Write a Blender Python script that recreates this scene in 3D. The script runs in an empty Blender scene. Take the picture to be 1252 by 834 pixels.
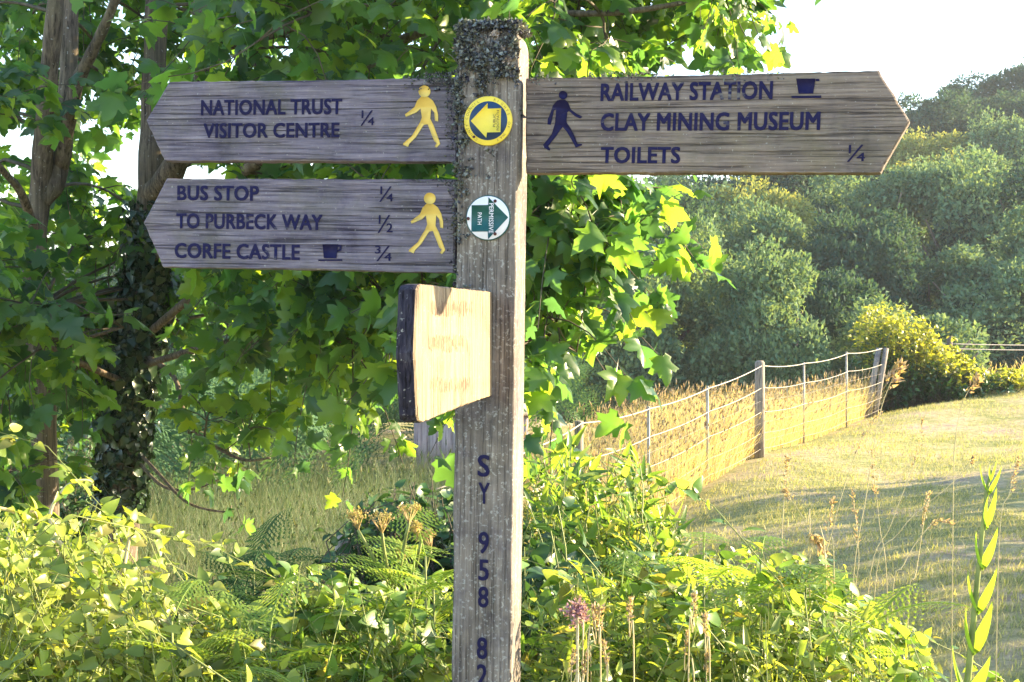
import bpy, math, random
import numpy as np
from mathutils import Vector, Matrix, noise as mnoise

R = math.radians
SC = bpy.context.scene
COL = SC.collection
rng = np.random.default_rng(7)
random.seed(7)

# ------------------------------------------------------------------ camera, sky, sun, exposure
F, W0, H0, CAMZ, PITCH = 1550.0, 1252.0, 834.0, 1.6, R(1.44)
cd = bpy.data.cameras.new('camera'); cam = bpy.data.objects.new('camera', cd); COL.objects.link(cam)
cd.sensor_width = 36.0; cd.lens = 36.0 * F / W0; cd.clip_start = 0.05; cd.clip_end = 3000
cam.location = (0, 0, CAMZ); cam.rotation_euler = (math.pi / 2 - PITCH, 0, 0)
SC.camera = cam

SUN_AZ, SUN_EL = R(70), R(17)         # azimuth from +Y towards +X
world = bpy.data.worlds.new('World'); SC.world = world; world.use_nodes = True
wn = world.node_tree
sky = wn.nodes.new('ShaderNodeTexSky'); sky.sky_type = 'NISHITA'; sky.sun_disc = False
sky.sun_elevation = SUN_EL; sky.sun_rotation = SUN_AZ
sky.air_density = 1.0; sky.dust_density = 0.7; sky.ozone_density = 1.6
bg = wn.nodes['Background']; bg.inputs['Strength'].default_value = 0.12
wn.links.new(sky.outputs['Color'], bg.inputs['Color'])
sd = bpy.data.lights.new('sun', 'SUN'); sun = bpy.data.objects.new('sun', sd); COL.objects.link(sun)
sd.energy = 5.0; sd.angle = R(0.5); sd.color = (1.0, 0.79, 0.48)
sv = Vector((math.sin(SUN_AZ) * math.cos(SUN_EL), math.cos(SUN_AZ) * math.cos(SUN_EL), math.sin(SUN_EL)))
sun.rotation_euler = (-sv).to_track_quat('-Z', 'Y').to_euler()
SC.view_settings.view_transform = 'Standard'; SC.view_settings.look = 'None'
SC.view_settings.exposure = 2.6; SC.view_settings.gamma = 1.0
SC.view_settings.use_curve_mapping = False
try:
    SC.cycles.max_bounces = 6; SC.cycles.transmission_bounces = 5; SC.cycles.diffuse_bounces = 4
    SC.cycles.glossy_bounces = 2; SC.cycles.transparent_max_bounces = 4; SC.cycles.volume_bounces = 0
except Exception:
    pass

# ------------------------------------------------------------------ helpers
FWD = Vector((0, math.cos(PITCH), -math.sin(PITCH))); UP = Vector((0, math.sin(PITCH), math.cos(PITCH)))
def ray(px, py):
    return FWD + Vector((1, 0, 0)) * ((px - W0 / 2) / F) + UP * ((H0 / 2 - py) / F)
def at(px, py, d):
    return Vector((0, 0, CAMZ)) + ray(px, py) * d
def sstep(a, b, x):
    t = np.clip((x - a) / (b - a), 0, 1); return t * t * (3 - 2 * t)

def ground(x, y):
    x = np.asarray(x, float); y = np.asarray(y, float)
    z = -0.5 * sstep(3.0, -0.5, x) * sstep(3, 6, y)
    z = z - 1.5 * sstep(15, 28, y - 0.75 * np.clip(x - 3, 0, 9)) * sstep(0.2, 3.5, x) - 0.9 * sstep(22, 34, y) * (1 - sstep(0.2, 3.5, x))
    z = z - 1.6 * sstep(23, 33, y) * sstep(4, 8, x)
    slope = np.clip(0.10 + 0.0034 * x, 0.03, 0.26)
    yy = np.clip(y - 38, 0, 85)
    z = z + slope * yy
    lawn = sstep(1.0, 3.5, x) * (1 - sstep(22, 26, y))
    z = z + lawn * (0.05 * np.sin(0.9 * x + 0.5 * y) * np.sin(0.55 * y - 0.4 * x) + 0.03 * np.sin(2.1 * x - 1.3 * y))
    z = z + 0.05 * sstep(10, 19, y) * sstep(3.2, 6, x) * (1 - sstep(22, 27, y)) + 0.55 * sstep(11, 21, y) * sstep(4.5, 10, x) * (1 - sstep(22, 27, y))
    return z
def gz(x, y): return float(ground(x, y))

def mesh_np(name, V, T):
    V = np.asarray(V, np.float32); T = np.asarray(T, np.int32)
    me = bpy.data.meshes.new(name)
    me.vertices.add(len(V)); me.vertices.foreach_set('co', V.ravel())
    k = T.shape[1]
    me.loops.add(T.size); me.loops.foreach_set('vertex_index', T.ravel())
    me.polygons.add(len(T)); me.polygons.foreach_set('loop_start', np.arange(0, T.size, k, dtype=np.int32))
    me.update(calc_edges=True)
    return me
def link(name, me, mat, parent=None, loc=None):
    o = bpy.data.objects.new(name, me); COL.objects.link(o)
    if mat is not None and len(me.materials) == 0: me.materials.append(mat)
    if parent is not None: o.parent = parent
    if loc is not None: o.location = loc
    return o
def tag(o, label=None, cat=None, group=None, kind=None):
    if label: o['label'] = label
    if cat: o['category'] = cat
    if group: o['group'] = group
    if kind: o['kind'] = kind
    return o
def thing(name, label, cat, loc=(0, 0, 0), group=None):
    o = bpy.data.objects.new(name, None); COL.objects.link(o); o.location = loc; o.empty_display_size = 0.1
    return tag(o, label, cat, group)

class Buf:
    """collects triangles"""
    def __init__(s): s.V = []; s.T = []; s.n = 0
    def add(s, V, T):
        V = np.asarray(V, float); T = np.asarray(T, int)
        s.V.append(V); s.T.append(T + s.n); s.n += len(V)
    def tube(s, pts, rad, sides=6, cap=True):
        P = np.array([tuple(p) for p in pts], float); n = len(P)
        rad = np.broadcast_to(np.asarray(rad, float), (n,))
        tg = np.gradient(P, axis=0); tg /= np.linalg.norm(tg, axis=1)[:, None] + 1e-12
        ref = np.array([0.13, 0.31, 0.94]) if abs(tg[0, 2]) < 0.85 else np.array([0.94, 0.3, 0.1])
        a = np.linspace(0, 2 * np.pi, sides, endpoint=False)
        V = []
        for i in range(n):
            u = ref - tg[i] * (ref @ tg[i]); u /= np.linalg.norm(u) + 1e-12
            w = np.cross(tg[i], u); ref = u
            V.append(P[i] + rad[i] * (np.cos(a)[:, None] * u + np.sin(a)[:, None] * w))
        V = np.concatenate(V); T = []
        for i in range(n - 1):
            for j in range(sides):
                k = (j + 1) % sides
                p, q, r_, t = i * sides + j, i * sides + k, (i + 1) * sides + k, (i + 1) * sides + j
                T += [(p, q, r_), (p, r_, t)]
        if cap:
            for j in range(1, sides - 1):
                T += [(0, j + 1, j), ((n - 1) * sides, (n - 1) * sides + j, (n - 1) * sides + j + 1)]
        s.add(V, T)
    def leaves(s, tpl, pos, tip, nor, size):
        """copies of a leaf template (verts, tris): tip direction +Y, normal +Z"""
        tv, tt = tpl
        pos = np.asarray(pos, float); tip = np.asarray(tip, float); nor = np.asarray(nor, float)
        size = np.broadcast_to(np.asarray(size, float), (len(pos),))
        y = tip / (np.linalg.norm(tip, axis=1)[:, None] + 1e-9)
        x = np.cross(y, nor); x /= np.linalg.norm(x, axis=1)[:, None] + 1e-9
        z = np.cross(x, y)
        V = pos[:, None, :] + size[:, None, None] * (tv[None, :, 0:1] * x[:, None, :] + tv[None, :, 1:2] * y[:, None, :] + tv[None, :, 2:3] * z[:, None, :])
        n, k = len(pos), len(tv)
        T = (np.asarray(tt)[None] + (np.arange(n) * k)[:, None, None]).reshape(-1, 3)
        s.add(V.reshape(-1, 3), T)
    def build(s, name, mat, parent=None, origin=(0, 0, 0), smooth=False):
        V = np.concatenate(s.V) - np.asarray(tuple(origin), float); T = np.concatenate(s.T)
        me = mesh_np(name, V, T)
        if smooth: me.polygons.foreach_set('use_smooth', np.ones(len(T), bool))
        return link(name, me, mat, parent)

def curve(p0, p1, sag=0.0, n=8, wob=0.0):
    p0, p1 = Vector(p0), Vector(p1); out = []
    L = (p1 - p0).length
    j1 = Vector(rng.normal(0, wob * L, 3)); j2 = Vector(rng.normal(0, wob * L, 3))
    for i in range(n):
        t = i / (n - 1)
        p = p0.lerp(p1, t) + Vector((0, 0, sag * L * 4 * t * (1 - t)))
        p += j1 * (math.sin(math.pi * t)) + j2 * math.sin(2 * math.pi * t) * 0.5
        out.append(p)
    return out
def in_poly(x, y, poly):
    c = False; n = len(poly); j = n - 1
    for i in range(n):
        xi, yi = poly[i]; xj, yj = poly[j]
        if (yi > y) != (yj > y) and x < (xj - xi) * (y - yi) / (yj - yi) + xi: c = not c
        j = i
    return c
def sample_poly(poly):
    xs = [p[0] for p in poly]; ys = [p[1] for p in poly]
    while True:
        x = rng.uniform(min(xs), max(xs)); y = rng.uniform(min(ys), max(ys))
        if in_poly(x, y, poly): return x, y
def unit(v): return v / (np.linalg.norm(v, axis=-1, keepdims=True) + 1e-9)

# ------------------------------------------------------------------ materials
def new_mat(name):
    m = bpy.data.materials.new(name); m.use_nodes = True
    nt = m.node_tree; return m, nt, nt.nodes, nt.links, nt.nodes['Principled BSDF']
def ramp(N, stops):
    r = N.new('ShaderNodeValToRGB'); e = r.color_ramp.elements
    while len(e) < len(stops): e.new(0.5)
    for i, (p, c) in enumerate(stops):
        e[i].position = p; e[i].color = (*c, 1) if len(c) == 3 else c
    return r
def leaf_mat(name, cols, trans=0.42, tcol=2.2, rough=0.42, spec=0.4, yel=1.15):
    m, nt, N, L, b = new_mat(name)
    g = N.new('ShaderNodeNewGeometry')
    r = ramp(N, [(i / max(1, len(cols) - 1), c) for i, c in enumerate(cols)])
    L.new(g.outputs['Random Per Island'], r.inputs['Fac'])
    L.new(r.outputs['Color'], b.inputs['Base Color'])
    b.inputs['Roughness'].default_value = rough; b.inputs['Specular IOR Level'].default_value = spec
    t = N.new('ShaderNodeBsdfTranslucent'); mx = N.new('ShaderNodeMix'); mx.data_type = 'RGBA'; mx.blend_type = 'MULTIPLY'
    mx.inputs[0].default_value = 1.0; mx.inputs[7].default_value = (tcol * yel, tcol, tcol * 0.45, 1)
    mx.clamp_result = False
    L.new(r.outputs['Color'], mx.inputs[6]); L.new(mx.outputs[2], t.inputs['Color'])
    s = N.new('ShaderNodeMixShader'); s.inputs[0].default_value = trans
    L.new(b.outputs[0], s.inputs[1]); L.new(t.outputs[0], s.inputs[2])
    L.new(s.outputs[0], N['Material Output'].inputs['Surface'])
    return m
def wood_mat(name, axis, dark, mid, light, patch, scale=1.0, bump=0.6, patch_amt=0.5, grain=0.85, blotch=0.9, speck=0.66):
    """weathered timber: long grain along the local axis, checks, lichen patches"""
    m, nt, N, L, b = new_mat(name)
    tc = N.new('ShaderNodeTexCoord'); mp = N.new('ShaderNodeMapping')
    s = [150 * scale] * 3; s[axis] = 5 * scale; mp.inputs['Scale'].default_value = s
    L.new(tc.outputs['Object'], mp.inputs['Vector'])
    n1 = N.new('ShaderNodeTexNoise'); n1.inputs['Scale'].default_value = 1.0; n1.inputs['Detail'].default_value = 8; n1.inputs['Roughness'].default_value = 0.68; n1.inputs['Distortion'].default_value = 0.08
    L.new(mp.outputs[0], n1.inputs['Vector'])
    r1 = ramp(N, [(0.33, dark), (0.47, mid), (0.68, light)])
    L.new(n1.outputs['Fac'], r1.inputs['Fac'])
    mp2 = N.new('ShaderNodeMapping'); s2 = [260 * scale] * 3; s2[axis] = 4.5 * scale; mp2.inputs['Scale'].default_value = s2
    L.new(tc.outputs['Object'], mp2.inputs['Vector'])
    n2 = N.new('ShaderNodeTexNoise'); n2.inputs['Scale'].default_value = 1.0; n2.inputs['Detail'].default_value = 5; n2.inputs['Roughness'].default_value = 0.6
    L.new(mp2.outputs[0], n2.inputs['Vector'])
    r2 = ramp(N, [(0.34, (0.16, 0.15, 0.2)), (0.44, (1, 1, 1))])
    L.new(n2.outputs['Fac'], r2.inputs['Fac'])
    mul = N.new('ShaderNodeMix'); mul.data_type = 'RGBA'; mul.blend_type = 'MULTIPLY'; mul.inputs[0].default_value = grain
    L.new(r1.outputs['Color'], mul.inputs[6]); L.new(r2.outputs['Color'], mul.inputs[7])
    n3 = N.new('ShaderNodeTexNoise'); n3.inputs['Scale'].default_value = 11 * scale; n3.inputs['Detail'].default_value = 7; n3.inputs['Roughness'].default_value = 0.7
    L.new(tc.outputs['Object'], n3.inputs['Vector'])
    r3 = ramp(N, [(0.46, (0, 0, 0)), (0.68, (patch_amt,) * 3)])
    L.new(n3.outputs['Fac'], r3.inputs['Fac'])
    mx = N.new('ShaderNodeMix'); mx.data_type = 'RGBA'
    L.new(r3.outputs['Color'], mx.inputs[0]); L.new(mul.outputs[2], mx.inputs[6]); mx.inputs[7].default_value = (*patch, 1)
    # fine pale specks
    n4 = N.new('ShaderNodeTexNoise'); n4.inputs['Scale'].default_value = 190 * scale; n4.inputs['Detail'].default_value = 2
    L.new(tc.outputs['Object'], n4.inputs['Vector'])
    r4 = ramp(N, [(speck, (0, 0, 0)), (speck + 0.07, (0.6, 0.6, 0.6))]); L.new(n4.outputs['Fac'], r4.inputs['Fac'])
    mx2 = N.new('ShaderNodeMix'); mx2.data_type = 'RGBA'
    L.new(r4.outputs['Color'], mx2.inputs[0]); L.new(mx.outputs[2], mx2.inputs[6]); mx2.inputs[7].default_value = (0.42, 0.42, 0.40, 1)
    # broad blotches of dirt and bleaching
    n5 = N.new('ShaderNodeTexNoise'); n5.inputs['Scale'].default_value = 9 * scale; n5.inputs['Detail'].default_value = 9; n5.inputs['Roughness'].default_value = 0.72
    L.new(tc.outputs['Object'], n5.inputs['Vector'])
    r5 = ramp(N, [(0.32, (0.42, 0.40, 0.52)), (0.46, (0.85, 0.85, 0.88)), (0.6, (1.08, 1.05, 1.0)), (0.72, (1.3, 1.25, 1.15))]); L.new(n5.outputs['Fac'], r5.inputs['Fac'])
    mx3 = N.new('ShaderNodeMix'); mx3.data_type = 'RGBA'; mx3.blend_type = 'MULTIPLY'; mx3.inputs[0].default_value = blotch
    L.new(mx2.outputs[2], mx3.inputs[6]); L.new(r5.outputs['Color'], mx3.inputs[7])
    L.new(mx3.outputs[2], b.inputs['Base Color'])
    b.inputs['Roughness'].default_value = 0.85; b.inputs['Specular IOR Level'].default_value = 0.2
    add = N.new('ShaderNodeMath'); add.operation = 'ADD'
    L.new(n1.outputs['Fac'], add.inputs[0]); L.new(r2.outputs['Color'], add.inputs[1])
    bp = N.new('ShaderNodeBump'); bp.inputs['Strength'].default_value = bump; bp.inputs['Distance'].default_value = 0.003
    L.new(add.outputs[0], bp.inputs['Height']); L.new(bp.outputs[0], b.inputs['Normal'])
    return m
def plain_mat(name, col, rough=0.7, var=0.25, scale=30.0, spec=0.3, bump=0.0):
    m, nt, N, L, b = new_mat(name)
    tc = N.new('ShaderNodeTexCoord'); n = N.new('ShaderNodeTexNoise'); n.inputs['Scale'].default_value = scale; n.inputs['Detail'].default_value = 6
    L.new(tc.outputs['Object'], n.inputs['Vector'])
    r = ramp(N, [(0.3, tuple(c * (1 - var) for c in col)), (0.7, tuple(min(1, c * (1 + var)) for c in col))])
    L.new(n.outputs['Fac'], r.inputs['Fac']); L.new(r.outputs['Color'], b.inputs['Base Color'])
    b.inputs['Roughness'].default_value = rough; b.inputs['Specular IOR Level'].default_value = spec
    if bump:
        bp = N.new('ShaderNodeBump'); bp.inputs['Strength'].default_value = bump; bp.inputs['Distance'].default_value = 0.01
        L.new(n.outputs['Fac'], bp.inputs['Height']); L.new(bp.outputs[0], b.inputs['Normal'])
    return m
def worn_paint(name, col, under, thr=0.5, scale=60.0):
    m, nt, N, L, b = new_mat(name)
    tc = N.new('ShaderNodeTexCoord'); mp = N.new('ShaderNodeMapping'); mp.inputs['Scale'].default_value = (0.45, 1, 1.3)
    L.new(tc.outputs['Object'], mp.inputs['Vector'])
    n = N.new('ShaderNodeTexNoise'); n.inputs['Scale'].default_value = scale; n.inputs['Detail'].default_value = 8; n.inputs['Roughness'].default_value = 0.72
    L.new(mp.outputs[0], n.inputs['Vector'])
    n2 = N.new('ShaderNodeTexNoise'); n2.inputs['Scale'].default_value = 14; n2.inputs['Detail'].default_value = 2
    L.new(tc.outputs['Object'], n2.inputs['Vector'])
    av = N.new('ShaderNodeMath'); av.operation = 'MULTIPLY_ADD'; av.inputs[1].default_value = 0.55
    hf = N.new('ShaderNodeMath'); hf.operation = 'MULTIPLY'; hf.inputs[1].default_value = 0.45
    L.new(n2.outputs['Fac'], hf.inputs[0]); L.new(n.outputs['Fac'], av.inputs[0]); L.new(hf.outputs[0], av.inputs[2])
    r = ramp(N, [(thr, (0, 0, 0)), (thr + 0.09, (1, 1, 1))]); L.new(av.outputs[0], r.inputs['Fac'])
    mx = N.new('ShaderNodeMix'); mx.data_type = 'RGBA'
    L.new(r.outputs['Color'], mx.inputs[0]); mx.inputs[6].default_value = (*col, 1); mx.inputs[7].default_value = (*under, 1)
    L.new(mx.outputs[2], b.inputs['Base Color']); b.inputs['Roughness'].default_value = 0.75; b.inputs['Specular IOR Level'].default_value = 0.25
    return m

M = {}
M['board_brown'] = wood_mat('weathered_brown_board', 0, (0.08, 0.062, 0.055), (0.185, 0.15, 0.135), (0.31, 0.26, 0.23), (0.145, 0.13, 0.08), bump=1.0, grain=0.6, patch_amt=0.6)
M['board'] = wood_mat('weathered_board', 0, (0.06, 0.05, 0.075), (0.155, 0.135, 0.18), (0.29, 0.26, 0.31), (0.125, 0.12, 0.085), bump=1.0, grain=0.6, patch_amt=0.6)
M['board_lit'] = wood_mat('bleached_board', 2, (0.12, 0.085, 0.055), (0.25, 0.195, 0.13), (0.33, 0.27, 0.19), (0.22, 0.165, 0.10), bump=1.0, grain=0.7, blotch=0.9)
M['post'] = wood_mat('weathered_post', 2, (0.10, 0.085, 0.075), (0.19, 0.162, 0.145), (0.31, 0.275, 0.25), (0.11, 0.095, 0.08), bump=1.0, patch_amt=0.85, grain=0.3, speck=0.59)
M['end'] = wood_mat('board_end_grain', 2, (0.008, 0.008, 0.016), (0.025, 0.022, 0.04), (0.075, 0.07, 0.09), (0.02, 0.02, 0.03), bump=1.0)
M['fence_wood'] = wood_mat('fence_wood', 2, (0.12, 0.10, 0.085), (0.27, 0.23, 0.19), (0.42, 0.37, 0.31), (0.22, 0.19, 0.15), scale=0.5)
M['ink'] = worn_paint('dark_worn_paint', (0.007, 0.006, 0.05), (0.17, 0.16, 0.15), 0.575)
M['ink_solid'] = worn_paint('dark_paint', (0.006, 0.005, 0.045), (0.12, 0.11, 0.13), 0.60)
M['yellow'] = worn_paint('yellow_paint', (0.72, 0.50, 0.12), (0.42, 0.33, 0.14), 0.56)
M['faint'] = worn_paint('faded_paint', (0.17, 0.11, 0.075), (0.27, 0.21, 0.145), 0.5, 60)
M['disc_yellow'] = plain_mat('yellow_plastic', (0.78, 0.60, 0.07), 0.4, 0.08, 40)
M['disc_navy'] = plain_mat('navy_print', (0.012, 0.04, 0.10), 0.4, 0.3, 40)
M['disc_white'] = plain_mat('white_plastic', (0.72, 0.70, 0.76), 0.4, 0.06, 40)
M['disc_green'] = plain_mat('green_print', (0.012, 0.085, 0.085), 0.4, 0.15, 40)
M['rust'] = plain_mat('rusty_screw', (0.07, 0.02, 0.02), 0.6, 0.4, 300)
M['olive_print'] = plain_mat('olive_print', (0.22, 0.17, 0.03), 0.5, 0.2, 100)
M['lichen'] = leaf_mat('lichen', [(0.05, 0.05, 0.075), (0.14, 0.15, 0.17), (0.27, 0.30, 0.30), (0.16, 0.17, 0.12), (0.04, 0.035, 0.055), (0.2, 0.22, 0.21)], trans=0.1, rough=0.95, spec=0.05, tcol=1.0)
M['lichen_pink'] = leaf_mat('pinkish_lichen', [(0.42, 0.34, 0.31), (0.55, 0.47, 0.42)], trans=0.1, rough=0.95, spec=0.05, tcol=1.0)
M['bark'] = wood_mat('bark', 2, (0.04, 0.03, 0.025), (0.13, 0.10, 0.075), (0.25, 0.20, 0.145), (0.085, 0.085, 0.05), scale=0.28, bump=1.0)
M['twig'] = plain_mat('twig_bark', (0.085, 0.07, 0.05), 0.8, 0.4, 20)
M['green_twig'] = plain_mat('green_stem', (0.19, 0.22, 0.07), 0.6, 0.35, 25)
M['straw'] = plain_mat('straw_stem', (0.46, 0.38, 0.2), 0.6, 0.25, 30)
M['wire'] = plain_mat('galvanised_wire', (0.36, 0.32, 0.27), 0.45, 0.2, 20)
M['sycamore'] = leaf_mat('sycamore_leaf', [(0.018, 0.052, 0.026), (0.03, 0.08, 0.026), (0.055, 0.12, 0.022), (0.105, 0.17, 0.022)], trans=0.47, tcol=4.7, rough=0.36, spec=0.5)
M['ivy'] = leaf_mat('ivy_leaf', [(0.012, 0.03, 0.014), (0.025, 0.055, 0.02)], trans=0.12, rough=0.3, spec=0.5)
M['vine'] = leaf_mat('vine_leaf', [(0.13, 0.20, 0.03), (0.21, 0.28, 0.04), (0.31, 0.35, 0.07), (0.09, 0.15, 0.035), (0.24, 0.30, 0.05), (0.06, 0.11, 0.03), (0.21, 0.20, 0.06)], trans=0.42, tcol=2.2, rough=0.4)
M['shrub'] = leaf_mat('shrub_leaf', [(0.07, 0.15, 0.03), (0.13, 0.23, 0.04), (0.20, 0.28, 0.05), (0.045, 0.10, 0.025), (0.10, 0.19, 0.035), (0.24, 0.30, 0.06), (0.16, 0.15, 0.05)], trans=0.4, tcol=2.3, rough=0.38)
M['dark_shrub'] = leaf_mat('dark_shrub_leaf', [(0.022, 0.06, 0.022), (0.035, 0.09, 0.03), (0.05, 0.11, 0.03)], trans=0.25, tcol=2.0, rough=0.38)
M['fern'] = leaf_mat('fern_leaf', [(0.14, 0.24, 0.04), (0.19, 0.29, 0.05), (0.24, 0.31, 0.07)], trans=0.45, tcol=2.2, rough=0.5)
M['shade_fern'] = leaf_mat('shade_fern_leaf', [(0.03, 0.075, 0.03), (0.045, 0.10, 0.04)], trans=0.3, tcol=1.7, rough=0.7, spec=0.08)  # copy of the fern leaf with the hollow's shade put into its colour
M['bracken_bed'] = leaf_mat('bracken_bed_leaf', [(0.045, 0.105, 0.055), (0.06, 0.13, 0.065), (0.085, 0.155, 0.065)], trans=0.35, tcol=1.6, rough=0.7, spec=0.08)
M['golden_grass'] = leaf_mat('golden_grass_blade', [(0.56, 0.47, 0.24), (0.66, 0.55, 0.32), (0.58, 0.42, 0.30), (0.45, 0.43, 0.16)], trans=0.38, tcol=1.2, rough=0.6, spec=0.2, yel=1.0)
M['meadow_grass'] = leaf_mat('meadow_grass_blade', [(0.10, 0.165, 0.07), (0.15, 0.20, 0.09), (0.11, 0.175, 0.08), (0.22, 0.22, 0.12), (0.08, 0.145, 0.065)], trans=0.2, tcol=1.4, rough=0.6, spec=0.2, yel=1.0)  # shade over the clearing is put into these grey greens
M['dry_grass'] = leaf_mat('dry_grass_blade', [(0.30, 0.25, 0.18), (0.38, 0.31, 0.23), (0.24, 0.22, 0.13), (0.20, 0.2, 0.1)], trans=0.2, tcol=1.3, rough=0.6, spec=0.2, yel=1.0)
M['mown_grass'] = leaf_mat('mown_grass_blade', [(0.22, 0.255, 0.09), (0.36, 0.34, 0.15), (0.5, 0.43, 0.25), (0.18, 0.22, 0.08)], trans=0.35, tcol=1.4, rough=0.6, spec=0.2, yel=1.0)
M['seed'] = leaf_mat('grass_seed_head', [(0.40, 0.29, 0.2), (0.5, 0.38, 0.24), (0.44, 0.30, 0.22)], trans=0.35, tcol=1.3, rough=0.7, spec=0.1, yel=1.0)
M['red_seed'] = leaf_mat('reddish_seed_head', [(0.42, 0.30, 0.22), (0.5, 0.38, 0.27), (0.56, 0.46, 0.32)], trans=0.3, tcol=1.2, rough=0.7, spec=0.1, yel=1.0)
M['umbel'] = leaf_mat('umbel_flower', [(0.45, 0.40, 0.15), (0.42, 0.30, 0.17), (0.50, 0.46, 0.18)], trans=0.3, tcol=1.2, rough=0.7, spec=0.1, yel=1.0)
M['pink'] = leaf_mat('pink_flower', [(0.45, 0.25, 0.33), (0.35, 0.2, 0.3), (0.5, 0.35, 0.33)], trans=0.3, tcol=1.2, rough=0.7, spec=0.1, yel=1.0)
M['lance'] = leaf_mat('lance_leaf', [(0.13, 0.25, 0.03), (0.19, 0.32, 0.04), (0.24, 0.34, 0.07)], trans=0.4, tcol=2.0, rough=0.4)
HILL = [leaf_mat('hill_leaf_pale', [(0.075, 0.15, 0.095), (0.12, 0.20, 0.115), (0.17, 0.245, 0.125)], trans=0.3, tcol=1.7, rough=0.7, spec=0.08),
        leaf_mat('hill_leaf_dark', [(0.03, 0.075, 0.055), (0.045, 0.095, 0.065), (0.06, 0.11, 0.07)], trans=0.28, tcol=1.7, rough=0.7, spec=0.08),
        leaf_mat('hill_leaf_sunlit', [(0.18, 0.23, 0.08), (0.23, 0.27, 0.09), (0.27, 0.29, 0.10)], trans=0.32, tcol=1.6, rough=0.7, spec=0.08)]  # sunlight on these crowns is put into the yellow leaf colour
M['climber_sunlit'] = leaf_mat('sunny_climber_leaf', [(0.18, 0.23, 0.04), (0.30, 0.32, 0.05), (0.09, 0.15, 0.04)], trans=0.42, tcol=2.0, rough=0.45)  # sun on the bush top is put into this yellow leaf colour

# ground material
def ground_mat():
    m, nt, N, L, b = new_mat('ground_soil_and_turf')
    tc = N.new('ShaderNodeTexCoord')
    n1 = N.new('ShaderNodeTexNoise'); n1.inputs['Scale'].default_value = 0.9; n1.inputs['Detail'].default_value = 8; n1.inputs['Roughness'].default_value = 0.7
    n2 = N.new('ShaderNodeTexNoise'); n2.inputs['Scale'].default_value = 14; n2.inputs['Detail'].default_value = 7; n2.inputs['Roughness'].default_value = 0.75
    for n in (n1, n2): L.new(tc.outputs['Object'], n.inputs['Vector'])
    r1 = ramp(N, [(0.36, (0.2, 0.23, 0.09)), (0.47, (0.33, 0.315, 0.15)), (0.56, (0.44, 0.37, 0.24)), (0.66, (0.38, 0.29, 0.25))])
    L.new(n1.outputs['Fac'], r1.inputs['Fac'])
    r2 = ramp(N, [(0.3, (0.45, 0.5, 0.4)), (0.65, (1.15, 1.12, 1.05))]); L.new(n2.outputs['Fac'], r2.inputs['Fac'])
    mx = N.new('ShaderNodeMix'); mx.data_type = 'RGBA'; mx.blend_type = 'MULTIPLY'; mx.inputs[0].default_value = 1
    L.new(r1.outputs['Color'], mx.inputs[6]); L.new(r2.outputs['Color'], mx.inputs[7])
    # woodland floor beyond the crest is darker soil
    sp = N.new('ShaderNodeSeparateXYZ'); L.new(tc.outputs['Object'], sp.inputs[0])
    mr = N.new('ShaderNodeMapRange'); mr.inputs['From Min'].default_value = 24; mr.inputs['From Max'].default_value = 30
    L.new(sp.outputs['Y'], mr.inputs['Value'])
    mx2 = N.new('ShaderNodeMix'); mx2.data_type = 'RGBA'; L.new(mr.outputs[0], mx2.inputs[0])
    L.new(mx.outputs[2], mx2.inputs[6]); mx2.inputs[7].default_value = (0.05, 0.07, 0.03, 1)
    L.new(mx2.outputs[2], b.inputs['Base Color']); b.inputs['Roughness'].default_value = 0.95; b.inputs['Specular IOR Level'].default_value = 0.1
    bp = N.new('ShaderNodeBump'); bp.inputs['Strength'].default_value = 0.8; bp.inputs['Distance'].default_value = 0.05
    L.new(n2.outputs['Fac'], bp.inputs['Height']); L.new(bp.outputs[0], b.inputs['Normal'])
    return m

# ------------------------------------------------------------------ terrain
def axis_pts(lims):
    out = []
    for a, b, n in lims: out += list(np.linspace(a, b, n, endpoint=False))
    return np.array(out + [lims[-1][1]])
gx = axis_pts([(-700, -60, 20), (-60, -12, 30), (-12, 14, 90), (14, 60, 40), (60, 700, 24)])
gy = axis_pts([(-60, 0, 20), (0, 30, 110), (30, 60, 40), (60, 180, 40), (180, 1500, 30)])
X, Y = np.meshgrid(gx, gy)
Z = ground(X, Y)
V = np.stack([X, Y, Z], -1).reshape(-1, 3); nx, ny = len(gx), len(gy)
idx = np.arange(nx * ny).reshape(ny, nx)
Q = np.stack([idx[:-1, :-1], idx[:-1, 1:], idx[1:, 1:], idx[1:, :-1]], -1).reshape(-1, 4)
gme = mesh_np('ground', V, Q); gme.polygons.foreach_set('use_smooth', np.ones(len(Q), bool))
tag(link('ground', gme, ground_mat()), kind='structure')

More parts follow.
